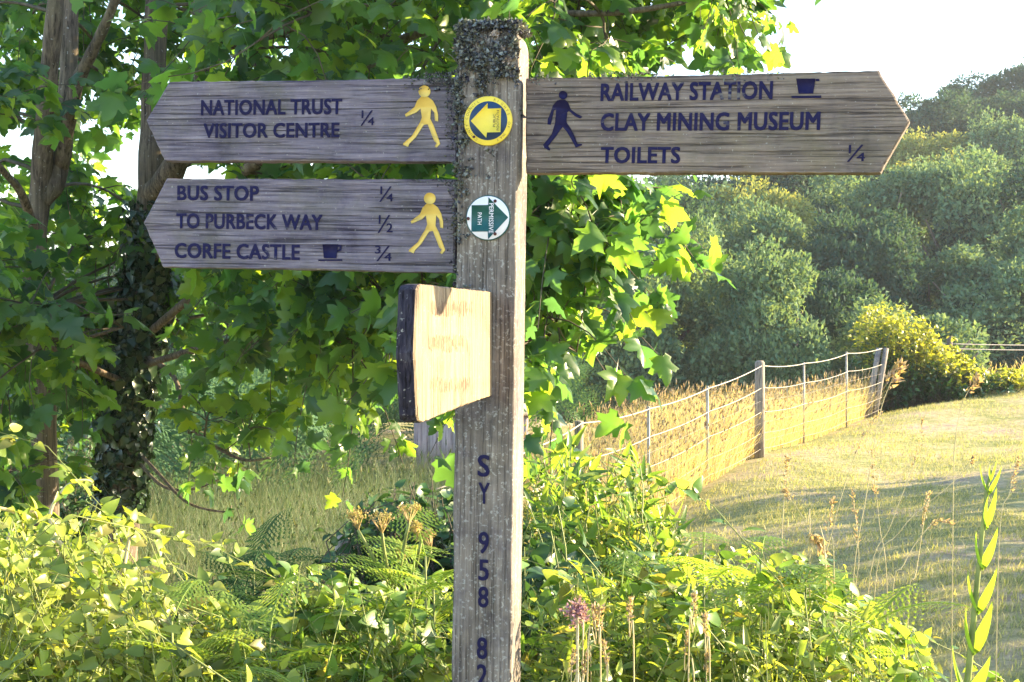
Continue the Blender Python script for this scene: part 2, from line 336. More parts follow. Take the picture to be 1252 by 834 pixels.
# ------------------------------------------------------------------ leaf templates
def tpl_sycamore(seed=0):
    r = np.random.default_rng(seed)
    half = [(0.03, 0.0), (0.20, -0.10), (0.45, -0.02), (0.36, 0.13), (0.40, 0.22), (0.64, 0.42), (0.50, 0.46), (0.44, 0.56), (0.25, 0.53), (0.27, 0.70), (0.17, 0.78), (0.12, 0.90), (0.0, 1.08)]
    right = half; left = [(-x, y) for x, y in half[:-1]][::-1]
    out = right + left
    V = [(0, 0.0, 0), (0, 0.35, 0), (0, 0.7, 0)]
    fo, cu, sk, wv = r.uniform(-0.05, 0.45), r.uniform(0.0, 0.6), r.uniform(-0.25, 0.25), r.uniform(0.02, 0.09)
    def zf(x, y): return -fo * abs(x) - cu * max(0, y - 0.2) ** 2 - 0.25 * x * x + sk * x * y + (wv * math.sin(9 * y + 3 * x + seed) if abs(x) > .2 else 0)
    V = [(0, y, zf(0, y)) for y in (0.0, 0.35, 0.7)]
    n0 = len(V)
    for x, y in out: 
        x2, y2 = x * r.uniform(0.85, 1.05) + r.normal(0, 0.025), y + r.normal(0, 0.025)
        V.append((x2, y2, zf(x2, y2)))
    T = []
    n = len(out)
    for i in range(n):
        j = (i + 1) % n
        ym = 0.5 * (out[i][1] + out[j][1])
        c = 0 if ym < 0.12 else (1 if ym < 0.56 else 2)
        T.append((c, n0 + i, n0 + j))
    # bridge between fan centres
    for (a, b) in ((0, 1), (1, 2)):
        for side in (out[:len(half)], ):
            pass
    i1 = n0 + 3; i1m = n0 + n - 1 - 3 + 1
    # fill wedges where the fan centre changes
    def change(k0, k1):
        for i in range(n):
            j = (i + 1) % n; l = (j + 1) % n
            y1 = 0.5 * (out[i][1] + out[j][1]); y2 = 0.5 * (out[j][1] + out[l][1])
            c1 = 0 if y1 < 0.12 else (1 if y1 < 0.56 else 2); c2 = 0 if y2 < 0.12 else (1 if y2 < 0.56 else 2)
            if c1 != c2: T.append((c1, n0 + j, c2))
    change(0, 1)
    # petiole
    k = len(V); V += [(-0.012, 0.0, 0), (0.012, 0.0, 0), (0, -0.55, 0.06)]
    T.append((k, k + 1, k + 2)); T.append((k, 0, k + 1))
    return np.array(V), np.array(T)
def tpl_oval(w=0.3, fold=0.25, curl=0.25, n=5, tipsharp=1.2, base=0.6):
    ys = np.linspace(0, 1, n + 1)
    prof = lambda y: w * (math.sin(math.pi * min(1, y) ** base) ** 0.9 if 0 < y < 1 else 0) * (1 - 0.25 * y ** tipsharp)
    V = []; T = []
    for y in ys:
        h = prof(y); z0 = -curl * y * y
        V += [(-h, y, z0 + fold * h), (0, y, z0), (h, y, z0 + fold * h)]
    for i in range(n):
        a = i * 3; b = a + 3
        for (p, q) in ((0, 1), (1, 2)):
            if i > 0: T.append((a + p, a + q, b + q))
            else: T.append((a + 1, b + p if p == 0 else b + 1, b + q)) 
            if 0 < i < n - 0: T.append((a + p, b + q, b + p))
    T = [t for t in T if len(set(t)) == 3]
    return np.array(V), np.array(T)
def tpl_blade(w=0.02, bend=0.5, n=4):
    V = []; T = []
    for i in range(n + 1):
        t = i / n
        V += [(-w * (1 - t) - 1e-4, t * (1 - 0.15 * bend * t), -bend * t * t), (w * (1 - t) + 1e-4, t * (1 - 0.15 * bend * t), -bend * t * t)]
    for i in range(n):
        a = 2 * i; T += [(a, a + 1, a + 3), (a, a + 3, a + 2)]
    return np.array(V), np.array(T)
SYC = [tpl_sycamore(i) for i in range(8)]
OVAL = tpl_oval(0.29, 0.28, 0.35, 7, 1.2, 0.72); OVAL2 = tpl_oval(0.27, 0.4, 0.5); LANCE = tpl_oval(0.13, 0.5, 0.3, 6); HEART = tpl_oval(0.36, 0.22, 0.35, 7, 1.2, 0.62)
TUFT = tpl_oval(0.35, 0.3, 0.4, 3)
WIL = tpl_oval(0.2, 0.2, 0.3, 3)

def frond_arrays(n=15, L=1.0, wid=0.34, arch=0.35, npin=9, droop=0.25):
    """a bipinnate fern frond, base at the origin, growing along +Y"""
    B = Buf()
    def spine(t): return np.array([0.0, t * L * (1 - 0.12 * t), arch * L * (t - 1.15 * t * t)])
    ts = np.linspace(0, 1, 12)
    B.tube([spine(t) for t in ts], np.linspace(0.010, 0.002, 12) * L * 0.8, 4)
    for i in range(n):
        t = 0.2 + 0.78 * (i / (n - 1)) ** 0.9
        p = spine(t); fw = spine(min(1, t + 0.02)) - p; fw = fw / (np.linalg.norm(fw) + 1e-9)
        ln = wid * L * (1 - ((t - 0.2) / 0.82) ** 1.3) * (0.75 + 0.25 * min(1, (t - 0.15) / 0.12)) + 0.015 * L
        for sd_ in (-1, 1):
            d = unit(np.array([sd_ * 1.0, 0.0, 0]) + 0.45 * fw)
            k = max(4, int(npin * ln / (wid * L)) + 2)
            s = np.linspace(0.04, 1, k)
            pp = p + d * (s[:, None] * ln) + np.array([0, 0, -1]) * (droop * ln * s[:, None] ** 2)
            pw = 0.30 * ln * (1 - s) + 0.012 * L
            per = unit(np.cross(d, np.array([0, 0, 1.0])))
            dl = ln / k * 0.62
            for q in (-1, 1):
                tipd = unit(per * q + 0.45 * d)
                a = pp - d * dl * 0.5; b = pp + d * dl * 0.5; c = pp + tipd * pw[:, None] + np.array([0, 0, -0.15]) * pw[:, None]
                Vv = np.concatenate([a, b, c]); m_ = len(pp)
                B.add(Vv, np.stack([np.arange(m_), np.arange(m_) + m_, np.arange(m_) + 2 * m_], 1))
    return np.concatenate(B.V), np.concatenate(B.T)

# ------------------------------------------------------------------ the signpost
TH = R(10)
fc = at(593, 417, 2.10)
axis_c = fc + 0.05 * Vector((math.sin(TH), math.cos(TH), 0))
zax = Vector((math.tan(R(0.72)), 0, 1)).normalized()
xax = Vector((math.cos(TH), -math.sin(TH), 0)); xax = (xax - zax * xax.dot(zax)).normalized()
yax = zax.cross(xax)
k0 = (gz(axis_c.x, axis_c.y) - 0.02 - axis_c.z) / zax.z
pbase = axis_c + zax * k0
post_len = -k0 + (417 - 32) / F * 2.1
SIGN = thing('signpost', 'weathered lichen-topped wooden fingerpost with four pointed arms and two round waymark discs', 'signpost', pbase)
def place(o, Mw, parent=SIGN):
    o.parent = parent; o.matrix_local = Matrix.Translation(-pbase) @ Mw
def frame(x, y, z, o): 
    m = Matrix.Identity(4)
    for i, v in enumerate((x, y, z)):
        for k in range(3): m[k][i] = v[k]
    m.translation = o; return m

PM = frame(xax, yax, zax, pbase)
PMi = PM.inverted()
def post_mesh():
    hw, rc = 0.0505, 0.005
    ring = []
    for cx, cy, a0 in ((1, 1, 0), (-1, 1, 90), (-1, -1, 180), (1, -1, 270)):
        for a in (0, 30, 60, 90):
            ring.append((cx * (hw - rc) + rc * math.cos(R(a0 + a)), cy * (hw - rc) + rc * math.sin(R(a0 + a))))
        nxt = {0: (-1, 1), 90: (-1, -1), 180: (1, -1), 270: (1, 1)}[a0]
        ex, ey = ring[-1]
        for t in (0.25, 0.5, 0.75):
            tx = nxt[0] * (hw - (rc if cx != nxt[0] else 0)); ty = nxt[1] * (hw - (rc if cy != nxt[1] else 0))
            ring.append((ex + (tx - ex) * t, ey + (ty - ey) * t))
    n = len(ring)
    hs = list(np.linspace(0, post_len - 0.03, 90)) + [post_len - 0.024, post_len - 0.015, post_len - 0.006, post_len + 0.001]
    sc = [1.0] * 90 + [0.97, 0.90, 0.76, 0.5]
    V = []
    for h, s in zip(hs, sc):
        for (x, y) in ring:
            d = mnoise.noise((x * 60, y * 60, h * 9)) * 0.0016 + mnoise.noise((x * 190, y * 190, h * 40)) * 0.0006
            f = s + d / 0.05
            V.append((x * f, y * f, h + (mnoise.noise((x * 50, y * 50, 3)) * 0.012 if s < 1 else 0)))
    T = []
    for i in range(len(hs) - 1):
        for j in range(n):
            k = (j + 1) % n
            T += [(i * n + j, i * n + k, (i + 1) * n + k), (i * n + j, (i + 1) * n + k, (i + 1) * n + j)]
    V.append((0, 0, post_len + 0.002)); c = len(V) - 1
    for j in range(n): T.append(((len(hs) - 1) * n + j, (len(hs) - 1) * n + (j + 1) % n, c))
    return mesh_np('post', V, T)
post = link('post', post_mesh(), M['post']); place(post, PM)

def text_mesh(s, bold=0.0):
    """lettering outline; bold thickens the strokes by overlaying shifted copies, each a hair deeper"""
    me = text_raw(s)
    if bold <= 0: return me
    co = np.empty(len(me.vertices) * 3); me.vertices.foreach_get('co', co); co = co.reshape(-1, 3)
    me.calc_loop_triangles(); T = np.array([tuple(t.vertices) for t in me.loop_triangles]); V = []; F_ = []
    for i, (dx, dy) in enumerate(((-1, -.7), (1, -.7), (-1, .7), (1, .7), (0, 0))):
        V.append(co + [dx * bold, dy * bold, i * 0.00012]); F_.append(T + i * len(co))
    bpy.data.meshes.remove(me)
    return mesh_np('lettering', np.concatenate(V), np.concatenate(F_))
def text_raw(s, bold=0.0):
    cu = bpy.data.curves.new('lettering', 'FONT'); cu.body = s; cu.size = 1.0; cu.offset = 0.0; cu.fill_mode = 'BOTH'
    cu.extrude = 0.0; cu.resolution_u = 3; cu.space_character = 1.04
    o = bpy.data.objects.new('lettering', cu); COL.objects.link(o)
    bpy.context.view_layer.update()
    me = bpy.data.meshes.new_from_object(o.evaluated_get(bpy.context.evaluated_depsgraph_get()))
    bpy.data.objects.remove(o); bpy.data.curves.remove(cu)
    return me
def fit_text(s, u0, u1, v0, v1, yoff, mat, parent, bold=0.02, rot=0, name='lettering'):
    """lettering mesh fitted into a box of the parent's local x-z plane; rot in quarter turns anticlockwise"""
    me = text_mesh(s, bold)
    co = np.empty(len(me.vertices) * 3); me.vertices.foreach_get('co', co); co = co.reshape(-1, 3)
    a, b = co[:, 0].copy(), co[:, 1].copy()
    for _ in range(rot % 4): a, b = -b, a
    a = (a - a.min()) / (a.max() - a.min()); b = (b - b.min()) / (b.max() - b.min())
    co2 = np.stack([u0 + a * (u1 - u0), yoff - co[:, 2], v0 + b * (v1 - v0)], 1)
    me.vertices.foreach_set('co', co2.ravel()); me.update()
    me.materials.clear()
    return link(name, me, mat, parent)
def flat_poly(name, polys, yoff, mat, parent):
    """thin raised plate(s) in the parent's local x-z plane (concave polygons allowed)"""
    from mathutils.geometry import tessellate_polygon
    B = Buf()
    for poly in polys:
        P = [Vector((u, 0, v)) for u, v in poly]
        tri = tessellate_polygon([[Vector((u, v, 0)) for u, v in poly]])
        n = len(P)
        Vv = [(p.x, yoff, p.z) for p in P] + [(p.x, yoff + 0.0015, p.z) for p in P]
        T = [tuple(t) for t in tri]
        for i in range(n):
            j = (i + 1) % n; T += [(i, j, n + j), (i, n + j, n + i)]
        B.add(Vv, T)
    return B.build(name, mat, parent)

class Board:
    def __init__(s, right, tilt, corner_px, thick, plane_pt, mat, label):
        """right: horizontal unit vector to the reader's right; tilt: rise along it; the front plane passes through plane_pt"""
        x = (Vector((right.x, right.y, 0)).normalized() + Vector((0, 0, math.tan(tilt)))).normalized()
        z = Vector((0, 0, 1)); z = (z - x * z.dot(x)).normalized(); y = z.cross(x)
        s.t = thick; s.M = frame(x, y, z, plane_pt); s.Mi = s.M.inverted(); s.n = y; s.p = plane_pt
        s.out = [s.uv(*c) for c in corner_px]
        B = []
        pts = []
        n = len(s.out)
        for i in range(n):
            a, b = s.out[i], s.out[(i + 1) % n]
            L = math.hypot(b[0] - a[0], b[1] - a[1]); k = max(1, int(L / 0.008))
            for q in range(k):
                t = q / k
                u, v = a[0] + (b[0] - a[0]) * t, a[1] + (b[1] - a[1]) * t
                j = mnoise.noise((u * 70, v * 70, tilt * 50)) * 0.0014 + mnoise.noise((u * 300, v * 300, 1 + tilt)) * 0.0007
                pts.append((u + j, v + j))
        cu = sum(p[0] for p in pts) / len(pts); cv = sum(p[1] for p in pts) / len(pts)
        m = len(pts)
        def ringv(inset, y):
            o = []
            for u, v in pts:
                d = math.hypot(u - cu, v - cv); 
                o.append((u - (u - cu) / d * inset, y, v - (v - cv) / d * inset))
            return o
        V = ringv(0.0035, 0) + ringv(0.0008, 0.0025) + ringv(0.0, 0.006) + ringv(0.0, thick - 0.005) + ringv(0.003, thick)
        faces = []; mi = []
        faces.append(list(range(m))); mi.append(0)
        # tip edges use the end-grain material
        for r_ in range(4):
            for i in range(m):
                j = (i + 1) % m
                faces.append([r_ * m + i, (r_ + 1) * m + i, (r_ + 1) * m + j, r_ * m + j]); mi.append(1 if 1 <= r_ else 0)
        faces.append(list(range(4 * m, 5 * m))[::-1]); mi.append(0)
        me = bpy.data.meshes.new('finger_arm'); me.from_pydata(V, [], faces); me.update()
        me.materials.append(mat); me.materials.append(M['end'] if label == 'end' else mat)
        me.polygons.foreach_set('material_index', mi)
        s.o = link('finger_arm', me, None); place(s.o, s.M)
    def uv(s, px, py):
        d = ray(px, py); o = Vector((0, 0, CAMZ))
        t = (s.p - o).dot(s.n) / d.dot(s.n)
        q = s.Mi @ (o + d * t); return (q.x, q.z)
    def text(s, txt, x0, y0, x1, y1, mat, bold=0.032):
        a = s.uv(x0, (y0 + y1) / 2); b = s.uv(x1, (y0 + y1) / 2); c = s.uv((x0 + x1) / 2, y0); d = s.uv((x0 + x1) / 2, y1)
        return fit_text(txt, a[0], b[0], d[1], c[1], -0.0009, mat, s.o, bold)
    def poly(s, name, polys, mat):
        return flat_poly(name, [[s.uv(*p) for p in pl] for pl in polys], -0.0012, mat, s.o)
def circ(cx, cy, r, n=18): return [(cx + r * math.cos(2 * math.pi * i / n), cy + r * math.sin(2 * math.pi * i / n)) for i in range(n)]

# arm towards the right
axp = axis_c
Rr = Vector((math.cos(R(17)), -math.sin(R(17)), 0)); nR = Vector((-Rr.y, Rr.x, 0))
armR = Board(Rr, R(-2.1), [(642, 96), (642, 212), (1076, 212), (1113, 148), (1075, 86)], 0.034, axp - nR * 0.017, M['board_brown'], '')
armR.text('RAILWAY STATION', 734.6, 100.5, 945, 123, M['ink'])
armR.text('CLAY MINING MUSEUM', 734.6, 137.5, 1003, 160, M['ink'])
armR.text('TOILETS', 734.6, 179.6, 832, 200, M['ink'])
armR.text('¼', 1036, 177, 1058, 198, M['ink_solid'], 0.004)
def mapz(pts, ox, oy, sc): return [(ox + x / sc, oy + y / sc) for x, y in pts]
walk_d = [(275, 306), (245, 315), (215, 350), (195, 410), (178, 450), (175, 488), (198, 490), (210, 440), (222, 385), (238, 380), (235, 430), (230, 480), (205, 560), (145, 635), (150, 655), (188, 678), (195, 668), (180, 645), (235, 575), (285, 505), (315, 540), (345, 590), (372, 640), (380, 655), (425, 640), (425, 630), (392, 628), (375, 580), (345, 520), (312, 470), (318, 400), (330, 390), (380, 432), (412, 444), (428, 434), (415, 424), (385, 410), (345, 380), (325, 330), (305, 310)]
armR.poly('walking_figure', [mapz(walk_d, 640, 70, 5.93), mapz(circ(288, 275, 31), 640, 70, 5.93)], M['ink_solid'])
armR.poly('cup_symbol', [mapz([(920, 183), (970, 183), (964, 222), (926, 222)], 540, 10, 2.122), mapz([(971, 184), (980, 184), (980, 189), (971, 189)], 540, 10, 2.122), mapz([(908, 228), (985, 227), (985, 233), (908, 234)], 540, 10, 2.122)], M['ink_solid'])
# two arms towards the left
Lr = Vector((math.cos(R(12)), -math.sin(R(12)), 0)); nL = Vector((-Lr.y, Lr.x, 0))
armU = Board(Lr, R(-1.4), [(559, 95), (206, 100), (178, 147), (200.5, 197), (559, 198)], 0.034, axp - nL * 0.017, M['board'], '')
armU.text('NATIONAL TRUST', 246, 121.5, 418.6, 140.7, M['ink_solid'])
armU.text('VISITOR CENTRE', 249, 150.3, 415.4, 168.8, M['ink_solid'])
armU.text('¼', 441, 135, 458, 154, M['ink_solid'], 0.004)
walk_y = [(1080, 120), (1065, 135), (1055, 160), (1018, 188), (1022, 197), (1062, 180), (1078, 165), (1083, 200), (1076, 218), (1045, 270), (1012, 298), (1010, 304), (1030, 312), (1035, 300), (1060, 275), (1090, 228), (1105, 225), (1130, 290), (1140, 298), (1132, 310), (1140, 315), (1153, 300), (1148, 285), (1128, 230), (1115, 205), (1118, 165), (1130, 180), (1133, 212), (1145, 215), (1145, 190), (1138, 160), (1125, 135), (1108, 122)]
armU.poly('walking_figure', [mapz(walk_y, 170, 80, 3.13), mapz(circ(1093, 100, 23), 170, 80, 3.13)], M['yellow'])
armL = Board(Lr, R(-1.4), [(558, 219), (203, 218), (175, 272), (199, 327), (556, 334)], 0.034, axp - nL * 0.017, M['board'], '')
armL.text('BUS STOP', 217, 227, 317, 245.5, M['ink'])
armL.text('TO PURBECK WAY', 215.7, 261.5, 394.6, 280.6, M['ink'])
armL.text('CORFE CASTLE', 213.8, 298, 367, 317, M['ink'])
armL.text('¼', 464, 228, 481, 247, M['ink_solid'], 0.004)
armL.text('½', 462, 263, 480.5, 285, M['ink_solid'], 0.004)
armL.text('¾', 458.5, 300.5, 479, 319.6, M['ink_solid'], 0.004)
def lowmap(pts): return [(170 + (1032 + (x - 1010) * 0.98) / 3.13, 80 + (488 + (y - 78) * 0.988) / 3.13) for x, y in pts]
armL.poly('walking_figure', [lowmap(walk_y), lowmap(circ(1093, 100, 23))], M['yellow'])
armL.poly('cup_symbol', [mapz([(703, 685), (762, 685), (756, 738), (708, 738)], 170, 80, 3.13), mapz([(760, 687), (776, 688), (774, 708), (758, 714), (758, 708), (768, 704), (769, 694), (760, 694)], 170, 80, 3.13), mapz([(687, 743), (778, 742), (778, 748), (687, 749)], 170, 80, 3.13)], M['ink_solid'])
# arm towards the camera, its sunlit side seen obliquely
Fr = Vector((math.sin(TH), math.cos(TH), 0))
attach = at(602, 420, 2.10)
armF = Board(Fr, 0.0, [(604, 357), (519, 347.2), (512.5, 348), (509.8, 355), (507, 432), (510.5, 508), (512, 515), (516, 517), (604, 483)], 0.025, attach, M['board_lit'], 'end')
def worn_rows(bd, rows):
    for (x0, x1, y0, y1) in rows:      # lettering weathered down to rows of fine broken strokes
        B = Buf(); n = int((x1 - x0) * 1.5)
        for i in range(n):
            x = x0 + (x1 - x0) * (i + rng.uniform(-0.3, 0.3)) / n; w = rng.uniform(0.2, 0.55)
            if rng.random() < 0.18: continue
            a = rng.uniform(y0, y0 + (y1 - y0) * 0.35); b = rng.uniform(y1 - (y1 - y0) * 0.4, y1)
            q = [bd.uv(x - w / 2, a), bd.uv(x + w / 2, a + 0.5), bd.uv(x + w / 2 + rng.normal(0, 0.25), b), bd.uv(x - w / 2, b - 0.6)]
            B.add([(u, -0.0006, v) for u, v in q], [(0, 1, 2), (0, 2, 3)])
        B.build('lettering', M['faint'], bd.o)
worn_rows(armF, [(527, 580, 366, 388), (524, 572, 408, 432), (526, 576, 460, 481)])
for o_, lb in ((armR.o, 'arm pointing towards the wooded hill, with a dark walking figure'), (armU.o, 'upper of the two arms with a yellow walking figure'), (armL.o, 'lower arm with a yellow walking figure and three distances'), (armF.o, 'bleached sunlit arm pointing at the viewer')):
    o_['label'] = lb

# waymark discs and the grid reference on the post's front face (local y = -0.051)
def puv(px, py, y=-0.0525):
    d = ray(px, py); o = Vector((0, 0, CAMZ)); p0 = PM @ Vector((0, y, 0)); n = PM.to_3x3() @ Vector((0, 1, 0))
    q = PMi @ (o + d * ((p0 - o).dot(n) / d.dot(n))); return (q.x, q.z)
def disc(name, cu, cv, r, y, t, mat, parent=None, n=48):
    V = []; T = []
    for (yy, rr) in ((y, r - 0.0007), (y + 0.0007, r), (y + t, r)):
        V += [(cu + rr * math.cos(2 * math.pi * i / n), yy, cv + rr * math.sin(2 * math.pi * i / n)) for i in range(n)]
    V.append((cu, y, cv)); c = len(V) - 1
    for i in range(n):
        j = (i + 1) % n; T.append((i, j, c))
        for k in range(2): T += [(k * n + i, (k + 1) * n + i, (k + 1) * n + j), (k * n + i, (k + 1) * n + j, k * n + j)]
    me = mesh_np(name, V, T); o = link(name, me, mat)
    if parent is None: place(o, PM)
    else: o.parent = parent
    return o
yu, yv = puv(597, 148); yr = 0.0405
d1 = disc('waymark_disc', yu, yv, yr, -0.0555, 0.004, M['disc_yellow']); d1['label'] = 'yellow and navy round waymark disc with a yellow arrow'
disc('printed_circle', yu + 0.0005, yv, yr * 0.79, -0.0562, 0.0006, M['disc_navy'], d1)
S = yr / 309.0   # zoom pixels of the photograph's disc
def dz(pts, cx, cy, u, v): return [(u + (x - cx) * S, v - (y - cy) * S) for x, y in pts]
flat_poly('arrow', [dz([(218, 445), (432, 225), (432, 297), (605, 292), (600, 590), (428, 592), (420, 660)], 437, 445, yu, yv)], -0.0568, M['disc_yellow'], d1)
for txt, x0, x1 in (('PUBLIC', 503, 536), ('FOOTPATH', 550, 583)):
    h = (365, 525) if txt == 'PUBLIC' else (318, 568)
    fit_text(txt, yu + (x0 - 437) * S, yu + (x1 - 437) * S, yv - (h[1] - 445) * S, yv - (h[0] - 445) * S, -0.0572, M['ink_solid'], d1, 0.0, 1)
def ring_text(txt, a0, a1, r, u, v, parent, inward=False):
    B = Buf()
    for i, chx in enumerate(txt):
        if chx == ' ': continue
        a = a0 + (a1 - a0) * i / (len(txt) - 1)
        me = text_mesh(chx, 0.0)
        co = np.empty(len(me.vertices) * 3); me.vertices.foreach_get('co', co); co = co.reshape(-1, 3)
        me.calc_loop_triangles(); T = [tuple(t.vertices) for t in me.loop_triangles]
        x = (co[:, 0] - 0.3) * 0.0062; y = (co[:, 1] - 0.35) * 0.0062
        ca, sa = math.cos(R(a)), math.sin(R(a))
        rad = np.array((ca, sa)); tan = np.array((sa, -ca))
        P = r * rad + x[:, None] * tan + y[:, None] * rad
        B.add(np.stack([u + P[:, 0], np.full(len(P), -0.0560), v + P[:, 1]], 1), T)
        bpy.data.meshes.remove(me)
    return B.build('lettering', M['olive_print'], parent)
ring_text('COUNTY COUNCIL', 238, 118, yr * 0.885, yu, yv, d1)
ring_text('RIGHTS OF WAY', 72, -62, yr * 0.885, yu, yv, d1)
gu, gv = puv(597, 266.5); gr = 0.0372
d2 = disc('waymark_disc', gu, gv, gr, -0.0550, 0.0035, M['disc_green']); d2['label'] = 'white round waymark disc with a dark green arrow'
disc('printed_circle', gu, gv, gr * 0.96, -0.0556, 0.0005, M['disc_white'], d2)
S = gr / 300.0
flat_poly('arrow', [dz([(745, 402), (475, 135), (472, 237), (247, 240), (247, 592), (470, 590), (478, 690)], 470, 407, gu, gv)], -0.0563, M['disc_green'], d2)
fit_text('PERMISSIVE', gu + (485 - 470) * S, gu + (548 - 470) * S, gv - (612 - 407) * S, gv - (215 - 407) * S, -0.0567, M['disc_white'], d2, 0.01, 3)
fit_text('PATH', gu + (333 - 470) * S, gu + (388 - 470) * S, gv - (498 - 407) * S, gv - (338 - 407) * S, -0.0567, M['disc_white'], d2, 0.01, 3)
for sx, sy in ((203, 418), (566, 185), (570, 620)):
    disc('screw', gu + (sx - 470) * S, gv - (sy - 407) * S, 0.0028, -0.0578, 0.0015, M['rust'], d2, 12)
S = yr / 309.0
disc('screw', yu + (262 - 437) * S, yv - (645 - 445) * S, 0.0022, -0.0575, 0.0015, M['rust'], d1, 12)
for chx, x0, x1, y0, y1 in (('S', 584, 599, 556, 583), ('Y', 585, 599, 590, 616), ('9', 585, 598, 650, 677), ('5', 585, 598, 684, 710), ('8', 584.5, 597.5, 717, 743), ('8', 583, 596, 779, 806), ('2', 583, 596, 812, 838)):
    a = puv(x0, (y0 + y1) / 2, -0.0518); b = puv(x1, (y0 + y1) / 2, -0.0518); c = puv((x0 + x1) / 2, y0, -0.0518); d = puv((x0 + x1) / 2, y1, -0.0518)
    fit_text(chx, a[0], b[0], d[1], c[1], -0.0526, M['ink_solid'], post, 0.02)

# lichen on the post
def lichen():
    B = Buf(); Pk = Buf(); pos = []; nor = []; sz = []
    hz = post_len
    for _ in range(30000):
        f = rng.choice([0, 0, 0, 1, 1, 2, 3])
        h = hz - abs(rng.normal(0, 0.16)) if rng.random() < 0.75 else rng.uniform(hz - 0.55, hz)
        s_ = rng.uniform(-0.05, 0.05)
        if f == 0: p = (s_, -0.051, h); n = (0, -1, 0)
        elif f == 1: p = (-0.051, s_, h); n = (-1, 0, 0)
        elif f == 2: p = (s_, rng.uniform(-0.05, 0.05), hz); n = (0, 0, 1)
        else: p = (0.051, s_, h); n = (1, 0, 0)
        keep = mnoise.noise((p[0] * 45 + 3, p[1] * 45, p[2] * 30)) * 0.8 + mnoise.noise((p[0] * 140, p[1] * 140, p[2] * 110 + 7)) * 0.7
        drop = hz - h
        edge = (-p[0] / 0.05) if f == 0 else (1 if f == 1 else 0.6 if f == 2 else -1.3)
        lim = 0.62 - (0.55 * edge if drop > 0.10 or f != 0 else 0.25 * edge + 0.45) + min(drop, 0.6) * 1.2
        if f == 2: lim = -0.3
        if f == 0 and abs(p[0] - yu) < 0.041 and math.hypot(p[0] - yu, h - yv) < 0.0425: continue
        if f == 0 and math.hypot(p[0] - gu, h - gv) < 0.039: continue
        if keep + rng.normal(0, 0.15) < lim * 0.75 - 0.10: continue
        pos.append(p); nor.append(n); sz.append(0.002 + 0.010 * rng.random() ** 2.2)
    pos = np.array(pos); nor = np.array(nor, float)
    for q in range(2):
        tip = unit(nor + rng.normal(0, 0.9, pos.shape)); nn = unit(rng.normal(0, 1, pos.shape))
        B.leaves(TUFT, pos + rng.normal(0, 0.002, pos.shape), tip, nn, np.array(sz))
    o = B.build('lichen', M['lichen'], post)
    for (u, v) in (puv(614, 61), puv(621, 73), puv(606, 42)):
        p = np.array([(u, -0.053, v)] * 60) + rng.normal(0, 0.0028, (60, 3)) * [1, 0.5, 0.7]
        Pk = Buf(); Pk.leaves(TUFT, p, unit(rng.normal(0, 1, (60, 3)) + [0, -0.6, 0.3]), unit(rng.normal(0, 1, (60, 3))), rng.uniform(0.003, 0.007, 60))
        Pk.build('lichen', M['lichen_pink'], post)
lichen()
def arm_lichen(bd, regions):
    B = Buf(); n = 0
    for (x0, x1, y0, y1, cnt) in regions:
        P = []
        for _ in range(cnt):
            u, v = bd.uv(rng.uniform(x0, x1), y0 + (y1 - y0) * rng.random() ** 1.6)
            P.append((u, rng.uniform(-0.003, 0.012 if rng.random() < .3 else 0.001), v))
        P = np.array(P)
        B.leaves(TUFT, P, unit(rng.normal(0, 0.8, P.shape) + [0, -0.7, 0.3]), unit(rng.normal(0, 1, P.shape)), rng.uniform(0.002, 0.0065, len(P)))
    B.build('lichen', M['lichen'], bd.o)
arm_lichen(armU, [(520, 556, 90, 104, 330), (545, 557, 96, 196, 300), (490, 556, 94, 112, 130)])
arm_lichen(armL, [(546, 557, 222, 330, 160), (500, 550, 219, 226, 30)])
for reg in ((720, 810, 90, 101, 150), (880, 960, 88, 98, 70), (648, 680, 95, 104, 50)): arm_lichen(armR, [reg])

# ------------------------------------------------------------------ sycamore trees on the left
rng = np.random.default_rng(21)
CAN = [(-60, -160), (960, -160), (950, 20), (925, 55), (880, 80), (800, 100), (740, 190), (752, 235), (715, 300), (668, 345), (655, 400), (668, 450), (650, 470), (650, 470), (560, 500), (540, 490), (480, 445), (400, 415), (310, 400), (230, 405), (110, 450), (60, 560), (-60, 600)]
GAPS = [(225, 160, 38), (215, 240, 26), (280, 150, 20), (245, 290, 20), (440, 62, 16), (10, 115, 22), (150, 175, 16)]
def make_clusters(n, poly, dr, mind):
    out = []; tries = 0
    while len(out) < n and tries < 8000:
        tries += 1
        x, y = sample_poly(poly); d = rng.uniform(*dr)
        if any(math.hypot(x - g[0], y - g[1]) < g[2] + 18 for g in GAPS): continue
        if abs(x - (150 + (665 - y) * 0.08)) < (95 if y > 330 else 75) or abs(x - 60) < (80 if y < 330 else 50) or abs(x - 245) < 22 and y < 120:
            d = rng.uniform(8.6, 9.6)
            if rng.random() < 0.35: continue
        p = at(x, y, d)
        if any((p - q).length < mind for q in out): continue
        out.append(p)
    return out
